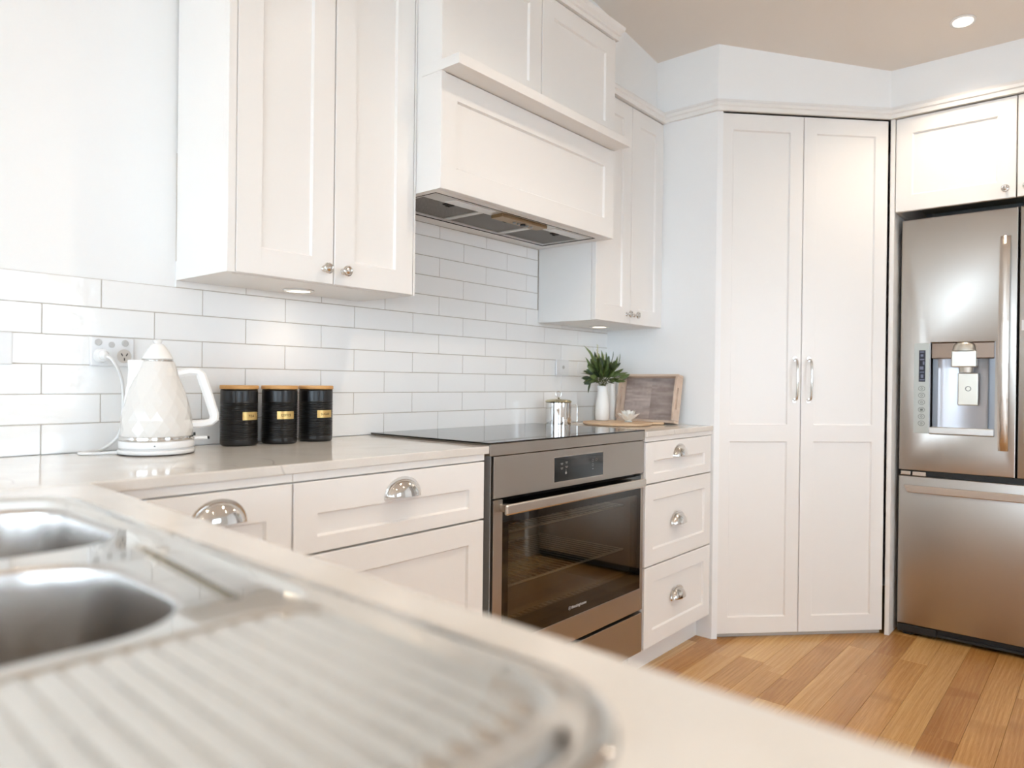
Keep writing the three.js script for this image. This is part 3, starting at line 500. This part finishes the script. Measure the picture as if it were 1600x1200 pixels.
{
  const t = thing('fridge', 'stainless steel french door fridge with a water dispenser', 'fridge', [3.13, 0, 1.1815], -Math.PI / 2), W = 0.895, yT = H + 0.959, yM = H - 0.199, yB = 0.052, T = 0.062, c = W / 2;
  part('body', bx(0.004, W - 0.004, 0.06, yT - 0.012, -0.72, -T - 0.006, 0.002), M.dark, t);
  const bev = { bevelEnabled: true, bevelSize: 0.004, bevelThickness: 0.006, bevelSegments: 3, bevelOffset: -0.004 };
  const face = (x0, x1, y0, y1, hole) => { const s = new THREE.Shape(); s.moveTo(x0, y0); s.lineTo(x1, y0); s.lineTo(x1, y1); s.lineTo(x0, y1); s.closePath(); if (hole) { const h = new THREE.Path(), [a, b, p, q] = hole; h.moveTo(a, p); h.lineTo(a, q); h.lineTo(b, q); h.lineTo(b, p); h.closePath(); s.holes.push(h); } const g = new THREE.ExtrudeGeometry(s, { depth: T - 0.012, ...bev }); g.translate(0, 0, -T + 0.006); return uvm(toCreasedNormals(g, 0.5)); };
  const doorL = new THREE.Group(); doorL.name = 'door'; t.add(doorL);
  const hz = [0.124, 0.3655, H - 0.026, H + 0.3865];
  part('door_face', face(0, c - 0.003, yM, yT, hz), M.steelV, doorL);
  const barV = (x, s) => part('handle', loftBar(s), M.handleSteel, s < 0 ? doorL : doorR, 'flat bowed steel handle').position.set(x, 0, 0);
  function loftBar(s) {                                  // tall flat bar that bows out from the door
    const rings = [], y0 = H - 0.086, y1 = H + 0.837, n = 24;
    for (let i = 0; i <= n; i++) { const q = i / n, y = y0 + (y1 - y0) * q, k = Math.pow(Math.sin(Math.PI * q), 0.35), z = 0.004 + 0.046 * k, w = 0.0185; rings.push([[-w, y, z - 0.004], [-w, y, z + 0.006], [-w * 0.6, y, z + 0.011], [w * 0.6, y, z + 0.011], [w, y, z + 0.006], [w, y, z - 0.004]].map(([a, b, d]) => [a, b, d])); }
    const g = loft(rings.map((r) => r.slice().reverse())); const cap = (r) => [[r[0], r[1], r[4], r[5]], [r[1], r[2], r[3], r[4]]];
    return merge([toCreasedNormals(g, 0.6), quads([...cap(rings[0]), ...cap(rings[n])])]);
  }
  const doorR = new THREE.Group(); doorR.name = 'door'; t.add(doorR);
  part('door_face', face(c + 0.003, W, yM, yT), M.steelV, doorR);
  barV(c - 0.046, -1); barV(c + 0.046, 1);
  part('sticker', bx(c + 0.012, c + 0.05, H + 0.43, H + 0.475, 0.0002, 0.001, 0.0002), M.white, doorR);
  const dr = new THREE.Group(); dr.name = 'freezer_drawer'; t.add(dr);
  part('drawer_face', face(0, W, yB, H - 0.226), M.steelV, dr);
  const hs = new THREE.Shape(); hs.moveTo(0.030, H - 0.262); hs.lineTo(W - 0.030, H - 0.262); hs.lineTo(W - 0.044, H - 0.296); hs.lineTo(0.046, H - 0.296); hs.closePath();
  const hg = new THREE.ExtrudeGeometry(hs, { depth: 0.010, bevelEnabled: true, bevelSize: 0.003, bevelThickness: 0.003, bevelSegments: 3, bevelOffset: -0.003 }); hg.translate(0, 0, 0.038);
  part('handle', [uvm(hg), bx(0.07, 0.095, H - 0.290, H - 0.268, -0.001, 0.040, 0.002), bx(W - 0.095, W - 0.07, H - 0.290, H - 0.268, -0.001, 0.040, 0.002)], M.handleSteel, dr, 'long flat steel handle');
  part('gap_seal', bx(0.01, W - 0.01, H - 0.2255, H - 0.1995, -T, -0.02, 0), M.black, t);
  part('hinge', [bx(0.008, 0.05, H - 0.222, H - 0.204, -0.02, 0.004, 0.003), bx(0.056, 0.112, H - 0.224, H - 0.204, -0.02, 0.002, 0.003)], M.handleSteel, t);
  part('grille', [bx(0.004, W - 0.004, 0.022, 0.049, -T - 0.02, -0.018, 0.004), bx(0.16, W - 0.02, 0.016, 0.028, -0.03, -0.006, 0.002)], M.dark, t);
  part('foot_cover', bx(0.0, 0.16, 0.012, 0.049, -0.05, -0.002, 0.006), M.dark, t);
  for (const fx of [0.04, W - 0.04]) part('foot', cyl(0.022, 0.024, 0.0115, 20).translate(fx, 0.006, -0.04), M.dark, t);
  // dispenser
  const ds = part('dispenser', [bx(hz[0], hz[1], hz[2], hz[3], -T + 0.001, -T + 0.004, 0), bx(hz[0] - 0.004, hz[0], hz[2], hz[3], -T + 0.004, 0.0005, 0), bx(hz[1], hz[1] + 0.003, hz[2], hz[3], -T + 0.004, 0.0005, 0)], std({ color: '#a6a8ad', metalness: 0.5, roughness: 0.35 }), doorL, 'recessed water and ice dispenser');
  const inner = new THREE.CylinderGeometry(0.105, 0.105, 0.311, 32, 1, true, Math.PI - 1.15, 2.3); inner.scale(1, 1, 0.42); inner.translate(0.245, H + 0.1595, -0.012);
  part('back_wall', inner, std({ color: '#bdbcc0', metalness: 0.6, roughness: 0.3, side: THREE.DoubleSide }), ds);
  part('top_shadow_block', bx(hz[0], hz[1], H + 0.315, hz[3], -T + 0.004, -0.012, 0.004), std({ color: '#8b7768', metalness: 0.7, roughness: 0.3 }), ds);  // brown block puts the shadow under the recess top into colour
  part('spout', [bx(0.2045, 0.300, H + 0.276, H + 0.349, -0.045, 0.004, 0.005, 3), lathe([[0.0001, 0.04], [0.026, 0.038], [0.042, 0.024], [0.046, 0]], 24).scale(1, 1, 0.5).translate(0.252, H + 0.3495, -0.014), cyl(0.030, 0.026, 0.024, 24).scale(1, 1, 0.6).translate(0.258, H + 0.264, -0.025)], std({ color: '#d3cfc6', metalness: 0.8, roughness: 0.28 }), ds);
  const pd = part('paddle', bx(0.226, 0.304, H + 0.106, H + 0.250, -0.040, -0.030, 0.004, 3), std({ color: '#d0cbbf', metalness: 0.75, roughness: 0.3 }), ds);
  part('paddle_mark', new THREE.TorusGeometry(0.010, 0.0012, 8, 24).translate(0.266, H + 0.180, -0.0295), M.dark, pd);
  part('drip_tray', bx(hz[0] - 0.003, hz[1] + 0.002, hz[2], H + 0.004, -T + 0.004, 0.006, 0.004, 3), std({ color: '#d8d8d6', metalness: 0.6, roughness: 0.3 }), ds);
  const cpT = canvasTex(128, 768, (x, w, h) => {
    x.fillStyle = '#b9bcb6'; x.fillRect(0, 0, w, h); x.fillStyle = '#23232e'; x.fillRect(42, 62, 54, 268); x.fillStyle = '#a9adc6';
    for (const [a, b, p, q] of [[50, 72, 34, 8], [56, 96, 22, 20], [50, 136, 36, 10], [74, 156, 14, 30], [50, 200, 30, 26], [52, 244, 34, 8], [58, 268, 22, 30], [50, 308, 40, 10]]) { x.globalAlpha = 0.55; x.fillRect(a, b, p, q); } x.globalAlpha = 1; x.strokeStyle = x.fillStyle = '#6e706c'; x.lineWidth = 4;
    [388, 446, 504, 568, 626, 684].forEach((y, i) => { x.beginPath(); x.ellipse(68, y, 26, 20, 0, 0, 7); x.stroke(); if (i === 3) x.fillRect(56, y - 10, 24, 20); else { x.beginPath(); x.arc(68, y, 8, 0, 7); x.stroke(); } });
  });
  const cg = bx(0.0575, 0.1195, H - 0.026, H + 0.3865, 0.0002, 0.003, 0.001), uv = cg.attributes.uv; for (let i = 0; i < uv.count; i++) uv.setXY(i, (uv.getX(i) - 0.0575) / 0.062, (uv.getY(i) - H + 0.026) / 0.4125);
  part('control_strip', cg, std({ map: cpT, roughness: 0.3, metalness: 0.3 }), ds, 'upright control strip with a small screen and round buttons');
}

// ------------------------------------------------------------------ power points
function plate(label, x, y, w, h, kind) {
  const t = thing('power_point', label, 'outlet', [x, y, 0.0008]);
  part('plate', bx(-w / 2, w / 2, -h / 2, h / 2, 0, 0.009, 0.003, 2), M.plastic, t);
  const ring = (px, py, r) => part('switch', [new THREE.TorusGeometry(r, 0.0011, 8, 28).translate(px, py, 0.0092), cyl(r * 0.86, r * 0.92, 0.004, 24).rotateX(Math.PI / 2).translate(px, py, 0.010)], std({ color: '#c9c6c2', roughness: 0.3 }), t);
  if (kind === 'double') {
    ring(-0.034, 0.023, 0.0075); ring(0.029, 0.023, 0.0075); ring(-0.003, 0.018, 0.0065);
    for (const px of [-0.028, 0.027]) { const s = part('socket', [new THREE.TorusGeometry(0.0165, 0.0012, 8, 32).translate(px, -0.010, 0.0092), cyl(0.016, 0.016, 0.003, 32).rotateX(Math.PI / 2).translate(px, -0.010, 0.0085)], std({ color: '#dcd6cf', roughness: 0.35 }), t); part('slot', [[-0.006, 0.004, 0.5], [0.006, 0.004, -0.5], [0, -0.008, 0]].map(([a, b, r]) => new THREE.BoxGeometry(0.0022, 0.0075, 0.001).rotateZ(r).translate(px + a, -0.010 + b, 0.0103)), M.black, s); }
  } else if (kind === 'single') ring(0.004, 0.003, 0.007);
  return t;
}
plate('white double power point with a plug behind the kettle', 0.154, H + 0.2515, 0.103, 0.073, 'double');
plate('plain white wall plate at the far left of the tiles', -0.118, H + 0.2515, 0.115, 0.076, 'blank');
plate('small white switch plate on the tiles beside the plant', 2.077, H + 0.254, 0.095, 0.074, 'single');

// ------------------------------------------------------------------ kettle
{
  const t = thing('kettle', 'white faceted electric kettle on its power base', 'kettle', [0.210, H + 0.0003, 0.138], -0.40);
  part('power_base', [lathe([[0.0001, 0.0018], [0.080, 0.0018], [0.0862, 0.003], [0.0867, 0.010], [0.0845, 0.0128], [0.0001, 0.0128]], 64)], M.white, t);
  part('base_foot', lathe([[0.0001, 0], [0.084, 0], [0.0858, 0.0008], [0.0858, 0.0018], [0.0001, 0.0018]], 64), M.dark, t);
  part('lower_band', [lathe([[0.0001, 0.0158], [0.0835, 0.0158], [0.0848, 0.018], [0.0848, 0.031], [0.083, 0.0342], [0.0001, 0.0342]], 64), cyl(0.0805, 0.0805, 0.003, 48).translate(0, 0.0143, 0)], M.white, t);
  part('chrome_band', lathe([[0.0001, 0.0343], [0.0825, 0.0343], [0.0835, 0.036], [0.0835, 0.043], [0.0822, 0.0447], [0.0001, 0.0447]], 64), M.chrome, t);
  // faceted body: staggered rings of points, flat shaded diamonds
  const prof = [[0.0815, 0.045], [0.0815, 0.062], [0.0795, 0.084], [0.076, 0.106], [0.071, 0.128], [0.065, 0.150], [0.0575, 0.172], [0.049, 0.193], [0.0425, 0.212], [0.0385, 0.2275]], N = 18, ringP = prof.map(([r, y], k) => Array.from({ length: N }, (_, i) => { const a = (i + (k % 2) * 0.5) / N * 2 * Math.PI, f = 1 + (k > 0 && k < prof.length - 1 ? (hash2(i, k, 7) - 0.5) * 0.036 : 0); return [r * f * Math.cos(a), y, r * f * Math.sin(a)]; })), q = [];
  for (let k = 0; k + 1 < ringP.length; k++) for (let i = 0; i < N; i++) { const A = ringP[k], B = ringP[k + 1], j = (i + 1) % N; if (k % 2 === 0) { q.push([A[i], B[i], A[j], A[j]]); q.push([B[i], B[j], A[j], A[j]]); } else { q.push([A[i], B[i], B[j], B[j]]); q.push([A[i], B[j], A[j], A[j]]); } }
  part('body', quads(q), std({ color: '#e6e2dc', roughness: 0.13, name: 'white faceted enamel' }), t);
  // spout on the side away from the handle
  const sp = []; for (const [y, x0, hw, out] of [[0.118, -0.058, 0.006, 0.0735], [0.145, -0.052, 0.012, 0.0705], [0.175, -0.044, 0.017, 0.0655], [0.205, -0.036, 0.020, 0.0635], [0.2275, -0.030, 0.021, 0.0655], [0.230, -0.030, 0.019, 0.0645]]) sp.push([[x0, y, -hw], [x0 - 0.004, y, -hw * 1.05], [-out * 0.85, y, -hw * 0.6], [-out, y, 0], [-out * 0.85, y, hw * 0.6], [x0 - 0.004, y, hw * 1.05], [x0, y, hw]]);
  part('spout', toCreasedNormals(loft(sp.map((r) => r), true), 0.5), M.ceramic, t);
  const lid = part('lid', lathe([[0.0001, 0.231], [0.0345, 0.231], [0.0352, 0.236], [0.030, 0.246], [0.020, 0.262], [0.0125, 0.271], [0.0001, 0.272]], 40), M.ceramic, t);
  part('lid_ring', lathe([[0.0345, 0.2275], [0.0362, 0.2275], [0.0362, 0.2312], [0.0345, 0.2312]], 40), M.chrome, lid);
  part('lid_knob', lathe([[0.0001, 0.270], [0.0085, 0.270], [0.0085, 0.274], [0.0105, 0.278], [0.0105, 0.281], [0.0001, 0.283]], 24), M.ceramic, lid);
  const hp = [[0.046, 0.198, 0], [0.072, 0.204, 0], [0.092, 0.203, 0], [0.099, 0.196, 0], [0.115, 0.148, 0], [0.131, 0.095, 0], [0.131, 0.084, 0], [0.122, 0.075, 0], [0.100, 0.071, 0], [0.079, 0.071, 0]];
  const hr = hp.map((p, i) => { const a = hp[Math.max(0, i - 1)], b = hp[Math.min(hp.length - 1, i + 1)], dx_ = b[0] - a[0], dy_ = b[1] - a[1], l = Math.hypot(dx_, dy_), nx = dy_ / l, ny = -dx_ / l, th = i > 2 && i < 7 ? 0.0115 : 0.009, w = 0.012; return [[p[0] + nx * th, p[1] + ny * th, -w * 0.6], [p[0] + nx * th, p[1] + ny * th, w * 0.6], [p[0] + nx * th * 0.4, p[1] + ny * th * 0.4, w], [p[0] - nx * th * 0.6, p[1] - ny * th * 0.6, w], [p[0] - nx * th, p[1] - ny * th, w * 0.6], [p[0] - nx * th, p[1] - ny * th, -w * 0.6], [p[0] - nx * th * 0.6, p[1] - ny * th * 0.6, -w], [p[0] + nx * th * 0.4, p[1] + ny * th * 0.4, -w]]; });
  part('handle', toCreasedNormals(loft(hr), 0.6), M.white, t);
  part('switch', [bx(0.084, 0.116, 0.032, 0.040, -0.006, 0.006, 0.003, 2)], M.white, t); part('switch_tip', bx(0.116, 0.1205, 0.0325, 0.0395, -0.0055, 0.0055, 0.0015, 2), M.dark, t); part('lever', bx(0.0825, 0.088, 0.042, 0.050, -0.004, 0.004, 0.001), M.dark, t);
  part('indicator', new THREE.SphereGeometry(0.0018, 10, 8).translate(0.0, 0.024, 0.0846).applyMatrix4(new THREE.Matrix4().makeRotationY(-0.05)), M.dark, t);
  // cord: local points from world ones
  const loc = (x, y, z) => t.worldToLocal(new THREE.Vector3(x, y, z)).toArray(); t.updateMatrixWorld(true);
  const plugP = [0.126, H + 0.2415, 0];
  part('cord', tube([loc(0.126, H + 0.2385, 0.048), loc(0.134, H + 0.232, 0.058), loc(0.152, H + 0.205, 0.052), loc(0.168, H + 0.165, 0.036), loc(0.172, H + 0.10, 0.028), loc(0.165, H + 0.04, 0.022), loc(0.130, H + 0.0085, 0.022), loc(0.092, H + 0.0042, 0.040), loc(0.062, H + 0.0042, 0.060), loc(0.072, H + 0.0042, 0.085), loc(0.105, H + 0.0042, 0.094), loc(0.133, H + 0.0055, 0.112)], 0.0038, 90, 8), M.white, t);
  const pg = merge([cyl(0.0155, 0.0185, 0.020, 24).rotateX(Math.PI / 2).translate(0, 0, 0.0215), cyl(0.0075, 0.012, 0.018, 16).rotateX(Math.PI / 2 + 0.25).translate(0, -0.001, 0.038)]);
  const pl = part('plug', pg, M.white, t); pl.position.set(...loc(...plugP)); pl.rotation.y = 0.40;
}

// ------------------------------------------------------------------ canisters
{
  const bodyP = [[0.0001, 0.0005], [0.046, 0.0005], [0.0495, 0.004], [0.0498, 0.012]]; for (let i = 0; i <= 90; i++) { const y = 0.014 + i * 0.00122; bodyP.push([0.0498 + 0.0015 * Math.sin(i / 90 * 21 * 2 * Math.PI) * sm(0, 3, i) * (1 - sm(87, 90, i)), y]); } bodyP.push([0.0498, 0.152], [0.0490, 0.1575], [0.0001, 0.1575]);
  const bodyG = lathe(bodyP, 56), lidG = lathe([[0.0001, 0.1578], [0.0505, 0.1578], [0.0518, 0.159], [0.0518, 0.167], [0.0505, 0.1685], [0.0001, 0.1685]], 56);
  const bamboo = std({ map: woodMap(77, [196, 140, 78], [236, 190, 124], 0, 256, 64), roughness: 0.45 }), bodyM = std({ color: '#121214', roughness: 0.32 });
  const spots = [[0.465, 0.067, 0.18, 'nearest the kettle', 'TEA'], [0.583, 0.082, -0.18, 'in the middle of the three', 'COFFEE'], [0.7085, 0.079, -0.01, 'nearest the cooktop', 'SUGAR']];
  for (const [x, z, s, where, word] of spots) {
    const t = thing('canister', 'black ribbed canister with bamboo lid, ' + where, 'canister', [x, H + 0.0003, z], 0, 'black canisters with bamboo lids');
    part('body', bodyG, bodyM, t); part('lid', lidG, bamboo, t, 'bamboo lid');
    const tx = canvasTex(256, 128, (c, w, h) => { c.fillStyle = '#d9b877'; c.fillRect(0, 0, w, h); c.fillStyle = '#5b4020'; c.font = 'bold 56px sans-serif'; c.textAlign = 'center'; c.fillText(word, w / 2, 84, 150); });
    const g = new THREE.CylinderGeometry(0.0514, 0.0514, 0.0225, 24, 1, true, -0.5, 1.0);
    const p = part('name_plate', g, std({ map: tx, metalness: 0.6, roughness: 0.3, side: THREE.DoubleSide }), t, 'brass name plate'); for (const a of [-0.45, 0.45]) part('rivet', new THREE.SphereGeometry(0.0016, 10, 8).translate(0.0515 * Math.sin(a), 0, 0.0515 * Math.cos(a)), M.brass, p);
    p.position.y = 0.0835; p.rotation.y = s;
  }
}
{
  const t = thing('steel_canister', 'shiny steel canister with a ring-topped lid on the cooktop edge', 'canister', [1.925, H + 0.0003, 0.100]);
  part('body', lathe([[0.0001, 0.0002], [0.054, 0.0002], [0.056, 0.002], [0.056, 0.098], [0.055, 0.100], [0.0001, 0.100]], 56), M.chrome, t);
  const l = part('lid', lathe([[0.0001, 0.1005], [0.0575, 0.1005], [0.0575, 0.106], [0.050, 0.111], [0.030, 0.114], [0.004, 0.1155], [0.004, 0.121], [0.0001, 0.121]], 48), std({ color: '#c9bf9e', metalness: 1, roughness: 0.12 }), t);
  part('ring', new THREE.TorusGeometry(0.0125, 0.0022, 10, 28).rotateY(-0.93).translate(0, 0.135, 0), M.chrome, l);
  part('clasp', tube([[0.046, 0.085, 0.034], [0.066, 0.085, 0.050], [0.068, 0.05, 0.052], [0.066, 0.012, 0.050], [0.046, 0.012, 0.034]], 0.0022, 24, 8), M.chrome, t);
}

// ------------------------------------------------------------------ board, vases, plant, ornament, tray
const trayMap = woodMap(91, [132, 118, 112], [206, 192, 186], 0.2, 512, 256);
{
  const t = thing('serving_board', 'round pale wooden board under the vases', 'board', [2.172, H + 0.0003, 0.247]);
  const wood = std({ map: woodMap(55, [204, 170, 134], [232, 204, 172], 0.1, 512, 256), roughness: 0.45 });
  const g = lathe([[0.0001, 0], [0.148, 0], [0.154, 0.004], [0.155, 0.009], [0.153, 0.0125], [0.0001, 0.0125]], 72); part('disc', uvm(g), wood, t);
  part('handle', bx(0.10, 0.215, 0.001, 0.0115, -0.02, 0.02, 0.005, 3).rotateY(-0.7), wood, t);
}
const vaseP = [[0.0001, 0.0005], [0.026, 0.0005], [0.0315, 0.005], [0.0328, 0.03], [0.0322, 0.065], [0.0285, 0.098], [0.0235, 0.124], [0.0222, 0.140], [0.0242, 0.156], [0.0245, 0.160], [0.0225, 0.160], [0.0205, 0.140], [0.0215, 0.124], [0.026, 0.098], [0.029, 0.06], [0.0295, 0.02], [0.0001, 0.016]];
{
  const v = thing('vase', 'white bottle vase holding the leafy bouquet', 'vase', [2.205, H + 0.0132, 0.144]); part('body', lathe(vaseP, 48), M.ceramic, v);
  const v2 = thing('vase', 'empty white bottle vase behind the leafy one', 'vase', [2.352, H + 0.0003, 0.097]); part('body', lathe(vaseP.map(([a, b]) => [a > 0.001 ? a * 0.88 : a, b * 1.17]), 48), M.ceramic, v2);
}
{
  const t = thing('bouquet', 'bunch of dark green leaves with pale flower spikes in the white vase', 'plant', [2.205, H + 0.0132 + 0.02, 0.144]);
  const leafGeo = (() => { const pos = [], idx = [], n = 7; for (let i = 0; i <= n; i++) { const s = i / n, w = 0.5 * Math.pow(Math.sin(Math.PI * Math.min(1, s * 0.97 + 0.02)), 0.8), bend = -0.16 * s * s; pos.push(-w, s, bend + 0.10 * w, 0, s, bend, w, s, bend + 0.10 * w); } for (let i = 0; i < n; i++) for (let k = 0; k < 2; k++) { const a = i * 3 + k; idx.push(a, a + 1, a + 4, a, a + 4, a + 3); } const g = new THREE.BufferGeometry(); g.setAttribute('position', new THREE.Float32BufferAttribute(pos, 3)); g.setAttribute('uv', new THREE.Float32BufferAttribute(new Float32Array(pos.length / 3 * 2), 2)); g.setIndex(idx); g.computeVertexNormals(); return g; })();
  const greens = ['#44532b', '#566735', '#38472a', '#6a7b44'].map((c) => phy({ color: c, roughness: 0.45, side: THREE.DoubleSide })), pale = std({ color: '#c9c58a', roughness: 0.6, side: THREE.DoubleSide });
  const R = new THREE.Vector3(0.55, 0, 0.835), U = new THREE.Vector3(0, 1, 0), F = new THREE.Vector3(-0.835, 0, 0.55), mouth = 0.138;
  const at = (a, b, c) => new THREE.Vector3().addScaledVector(R, a).addScaledVector(U, b).addScaledVector(F, c), px = (u, v) => [(u - 941) / 345, mouth + (603 - v) / 345];
  const stems = [];
  function leaf(base, tip, w, mat, roll) { const d = tip.clone().sub(base), l = d.length(), m = part('leaf', leafGeo, mat, t); m.position.copy(base); m.quaternion.setFromUnitVectors(U, d.normalize()); m.rotateY(roll); m.scale.set(w, l, l); }
  const tips = [[914, 537, .02, 926, 562], [915, 557, .03, 928, 585], [907, 587, .03, 926, 590], [916, 613, .035, 925, 590], [914, 575, -.01, 930, 580], [941, 545, .0, 940, 575], [960, 548, .01, 953, 566], [972, 551, -.01, 962, 575], [968, 566, .03, 950, 585], [980, 582, .02, 957, 585], [972, 597, .04, 955, 586], [987, 588, -.02, 970, 592], [962, 570, .04, 945, 592], [928, 552, -.02, 932, 580], [924, 566, .04, 935, 590], [950, 560, .04, 944, 588], [936, 563, .05, 938, 592], [975, 575, -.03, 955, 585], [920, 596, .05, 932, 592], [958, 600, .06, 946, 592]];
  for (const q of [[921, 545, 0, 928, 570], [948, 549, 0.01, 945, 576], [936, 550, -0.01, 936, 578], [966, 556, 0.0, 956, 580], [912, 600, 0.03, 926, 594], [984, 584, 0.0, 966, 590]]) tips.push(q);
  for (const [u, v, c, bu, bv] of tips) { const [a, b] = px(u, v), [p, q] = px(bu, bv), base = at(p, q, c * 0.6), tip = at(a, b, c); leaf(base, tip, rr(0.013, 0.021), greens[Math.floor(rnd() * 4)], rr(-0.9, 0.9)); stems.push(base); }
  for (let i = 0; i < 130; i++) { const th = rr(0, 6.283), el = rr(-0.1, 1.35), r0 = rr(0.01, 0.062), r1 = r0 + rr(0.035, 0.058), c = Math.cos(el), s = Math.sin(el), o = mouth + 0.03; const P = (r) => at(r * c * Math.cos(th) * 1.1, o + r * s * 1.25, r * c * Math.sin(th)); leaf(P(r0), P(r1), rr(0.013, 0.021), greens[Math.floor(rnd() * 4)], rr(-1.5, 1.5)); }
  for (const [u, v, c, bu, bv] of [[932, 537, 0, 933, 578], [943, 552, -.02, 941, 585]]) { const [a, b] = px(u, v), [p, q] = px(bu, bv), A = at(p, q, c), B = at(a, b, c), sp = part('flower_spike', Array.from({ length: 26 }, (_, k) => { const f = k / 25, r = 0.006 * (1 - f * 0.75), g = new THREE.SphereGeometry(0.0035 * (1.1 - f * 0.6), 7, 5), w = A.clone().lerp(B, f); g.scale(1, 1.5, 1); g.translate(w.x + r * Math.cos(k * 2.4), w.y, w.z + r * Math.sin(k * 2.4)); return g; }), pale, t, 'pale flower spike'); stems.push(A); }
  part('stem', stems.slice(0, 16).map((s, i) => tube([[0.012 * Math.cos(i), 0, 0.012 * Math.sin(i)], [0.012 * Math.cos(i + 1), mouth - 0.01, 0.012 * Math.sin(i + 1)], [s.x * 0.6, (mouth + s.y) / 2 + 0.01, s.z * 0.6], s.toArray()], 0.0014, 12, 6)), std({ color: '#5b6236', roughness: 0.6 }), t);
}
{
  const t = thing('flower_ornament', 'white lotus-shaped ornament on the round board', 'ornament', [2.196, H + 0.0132, 0.288]);
  const petal = (() => { const pos = [], idx = [], n = 6, m = 4; for (let i = 0; i <= n; i++) for (let j = -m; j <= m; j++) { const s = i / n, w = 0.40 * Math.pow(Math.sin(Math.PI * Math.min(1, 0.10 + s * 0.90)), 0.9), q = j / m; pos.push(w * q, s, 0.35 * w * q * q * 1.2 + 0.22 * s * s); } const k = 2 * m + 1; for (let i = 0; i < n; i++) for (let j = 0; j < 2 * m; j++) { const a = i * k + j; idx.push(a, a + 1, a + k + 1, a, a + k + 1, a + k); } const g = new THREE.BufferGeometry(); g.setAttribute('position', new THREE.Float32BufferAttribute(pos, 3)); g.setAttribute('uv', new THREE.Float32BufferAttribute(new Float32Array(pos.length / 3 * 2), 2)); g.setIndex(idx); g.computeVertexNormals(); return g; })();
  const wm = std({ color: '#f5f2ea', roughness: 0.4, side: THREE.DoubleSide });
  for (const [n, tilt, l, r, o] of [[8, 1.12, 0.058, 0.006, 0], [8, 0.72, 0.056, 0.005, 0.4], [6, 0.32, 0.050, 0.003, 0.2]]) for (let i = 0; i < n; i++) { const p = part('petal', petal, wm, t); p.rotation.order = 'YXZ'; p.rotation.y = o + i / n * 2 * Math.PI; p.rotation.x = tilt; p.position.set(Math.sin(p.rotation.y) * r, 0.004, Math.cos(p.rotation.y) * r); p.scale.set(l * 0.75, l, l * -0.9); }
  part('base', lathe([[0.0001, 0], [0.016, 0], [0.018, 0.005], [0.0001, 0.009]], 24), wm, t);
}
{
  const t = thing('tray', 'weathered wooden tray leaning on its side against the wall', 'tray', [2.384, H + 0.0006, 0.285], -Math.PI / 2 + 0.0), Lh = 0.153, hgt = 0.226; t.rotation.order = 'YXZ'; t.rotation.x = -0.20;
  const tm = std({ map: trayMap, roughness: 0.7 }), rim = std({ map: woodMap(93, [196, 172, 152], [228, 208, 190], 0.1, 256, 64), roughness: 0.6 });
  part('base', bx(-Lh + 0.014, Lh - 0.014, 0.010, hgt - 0.010, 0, 0.008, 0.001), tm, t);
  part('side', bx(-Lh, Lh, 0, 0.012, 0, 0.045, 0.003, 2), rim, t); part('side', bx(-Lh, Lh, hgt - 0.012, hgt, 0, 0.045, 0.003, 2), rim, t);
  for (const s of [-1, 1]) { // the two ends carry a hand slot
    const sh = new THREE.Shape(); sh.moveTo(0, 0.012); sh.lineTo(0.055, 0.012); sh.quadraticCurveTo(0.066, hgt / 2, 0.055, hgt - 0.012); sh.lineTo(0, hgt - 0.012); sh.closePath();
    const h = new THREE.Path(); h.moveTo(0.032, hgt * 0.28); h.lineTo(0.032, hgt * 0.72); h.lineTo(0.046, hgt * 0.72); h.lineTo(0.046, hgt * 0.28); h.closePath(); sh.holes.push(h);
    const g = new THREE.ExtrudeGeometry(sh, { depth: 0.008, bevelEnabled: true, bevelSize: 0.002, bevelThickness: 0.002, bevelSegments: 2, bevelOffset: -0.002 }); g.rotateY(-Math.PI / 2); g.translate(s * (Lh - 0.006) + 0.004, 0, 0);
    part('end', uvm(g), rim, t);
  }
}

renderer.render(scene, camera);
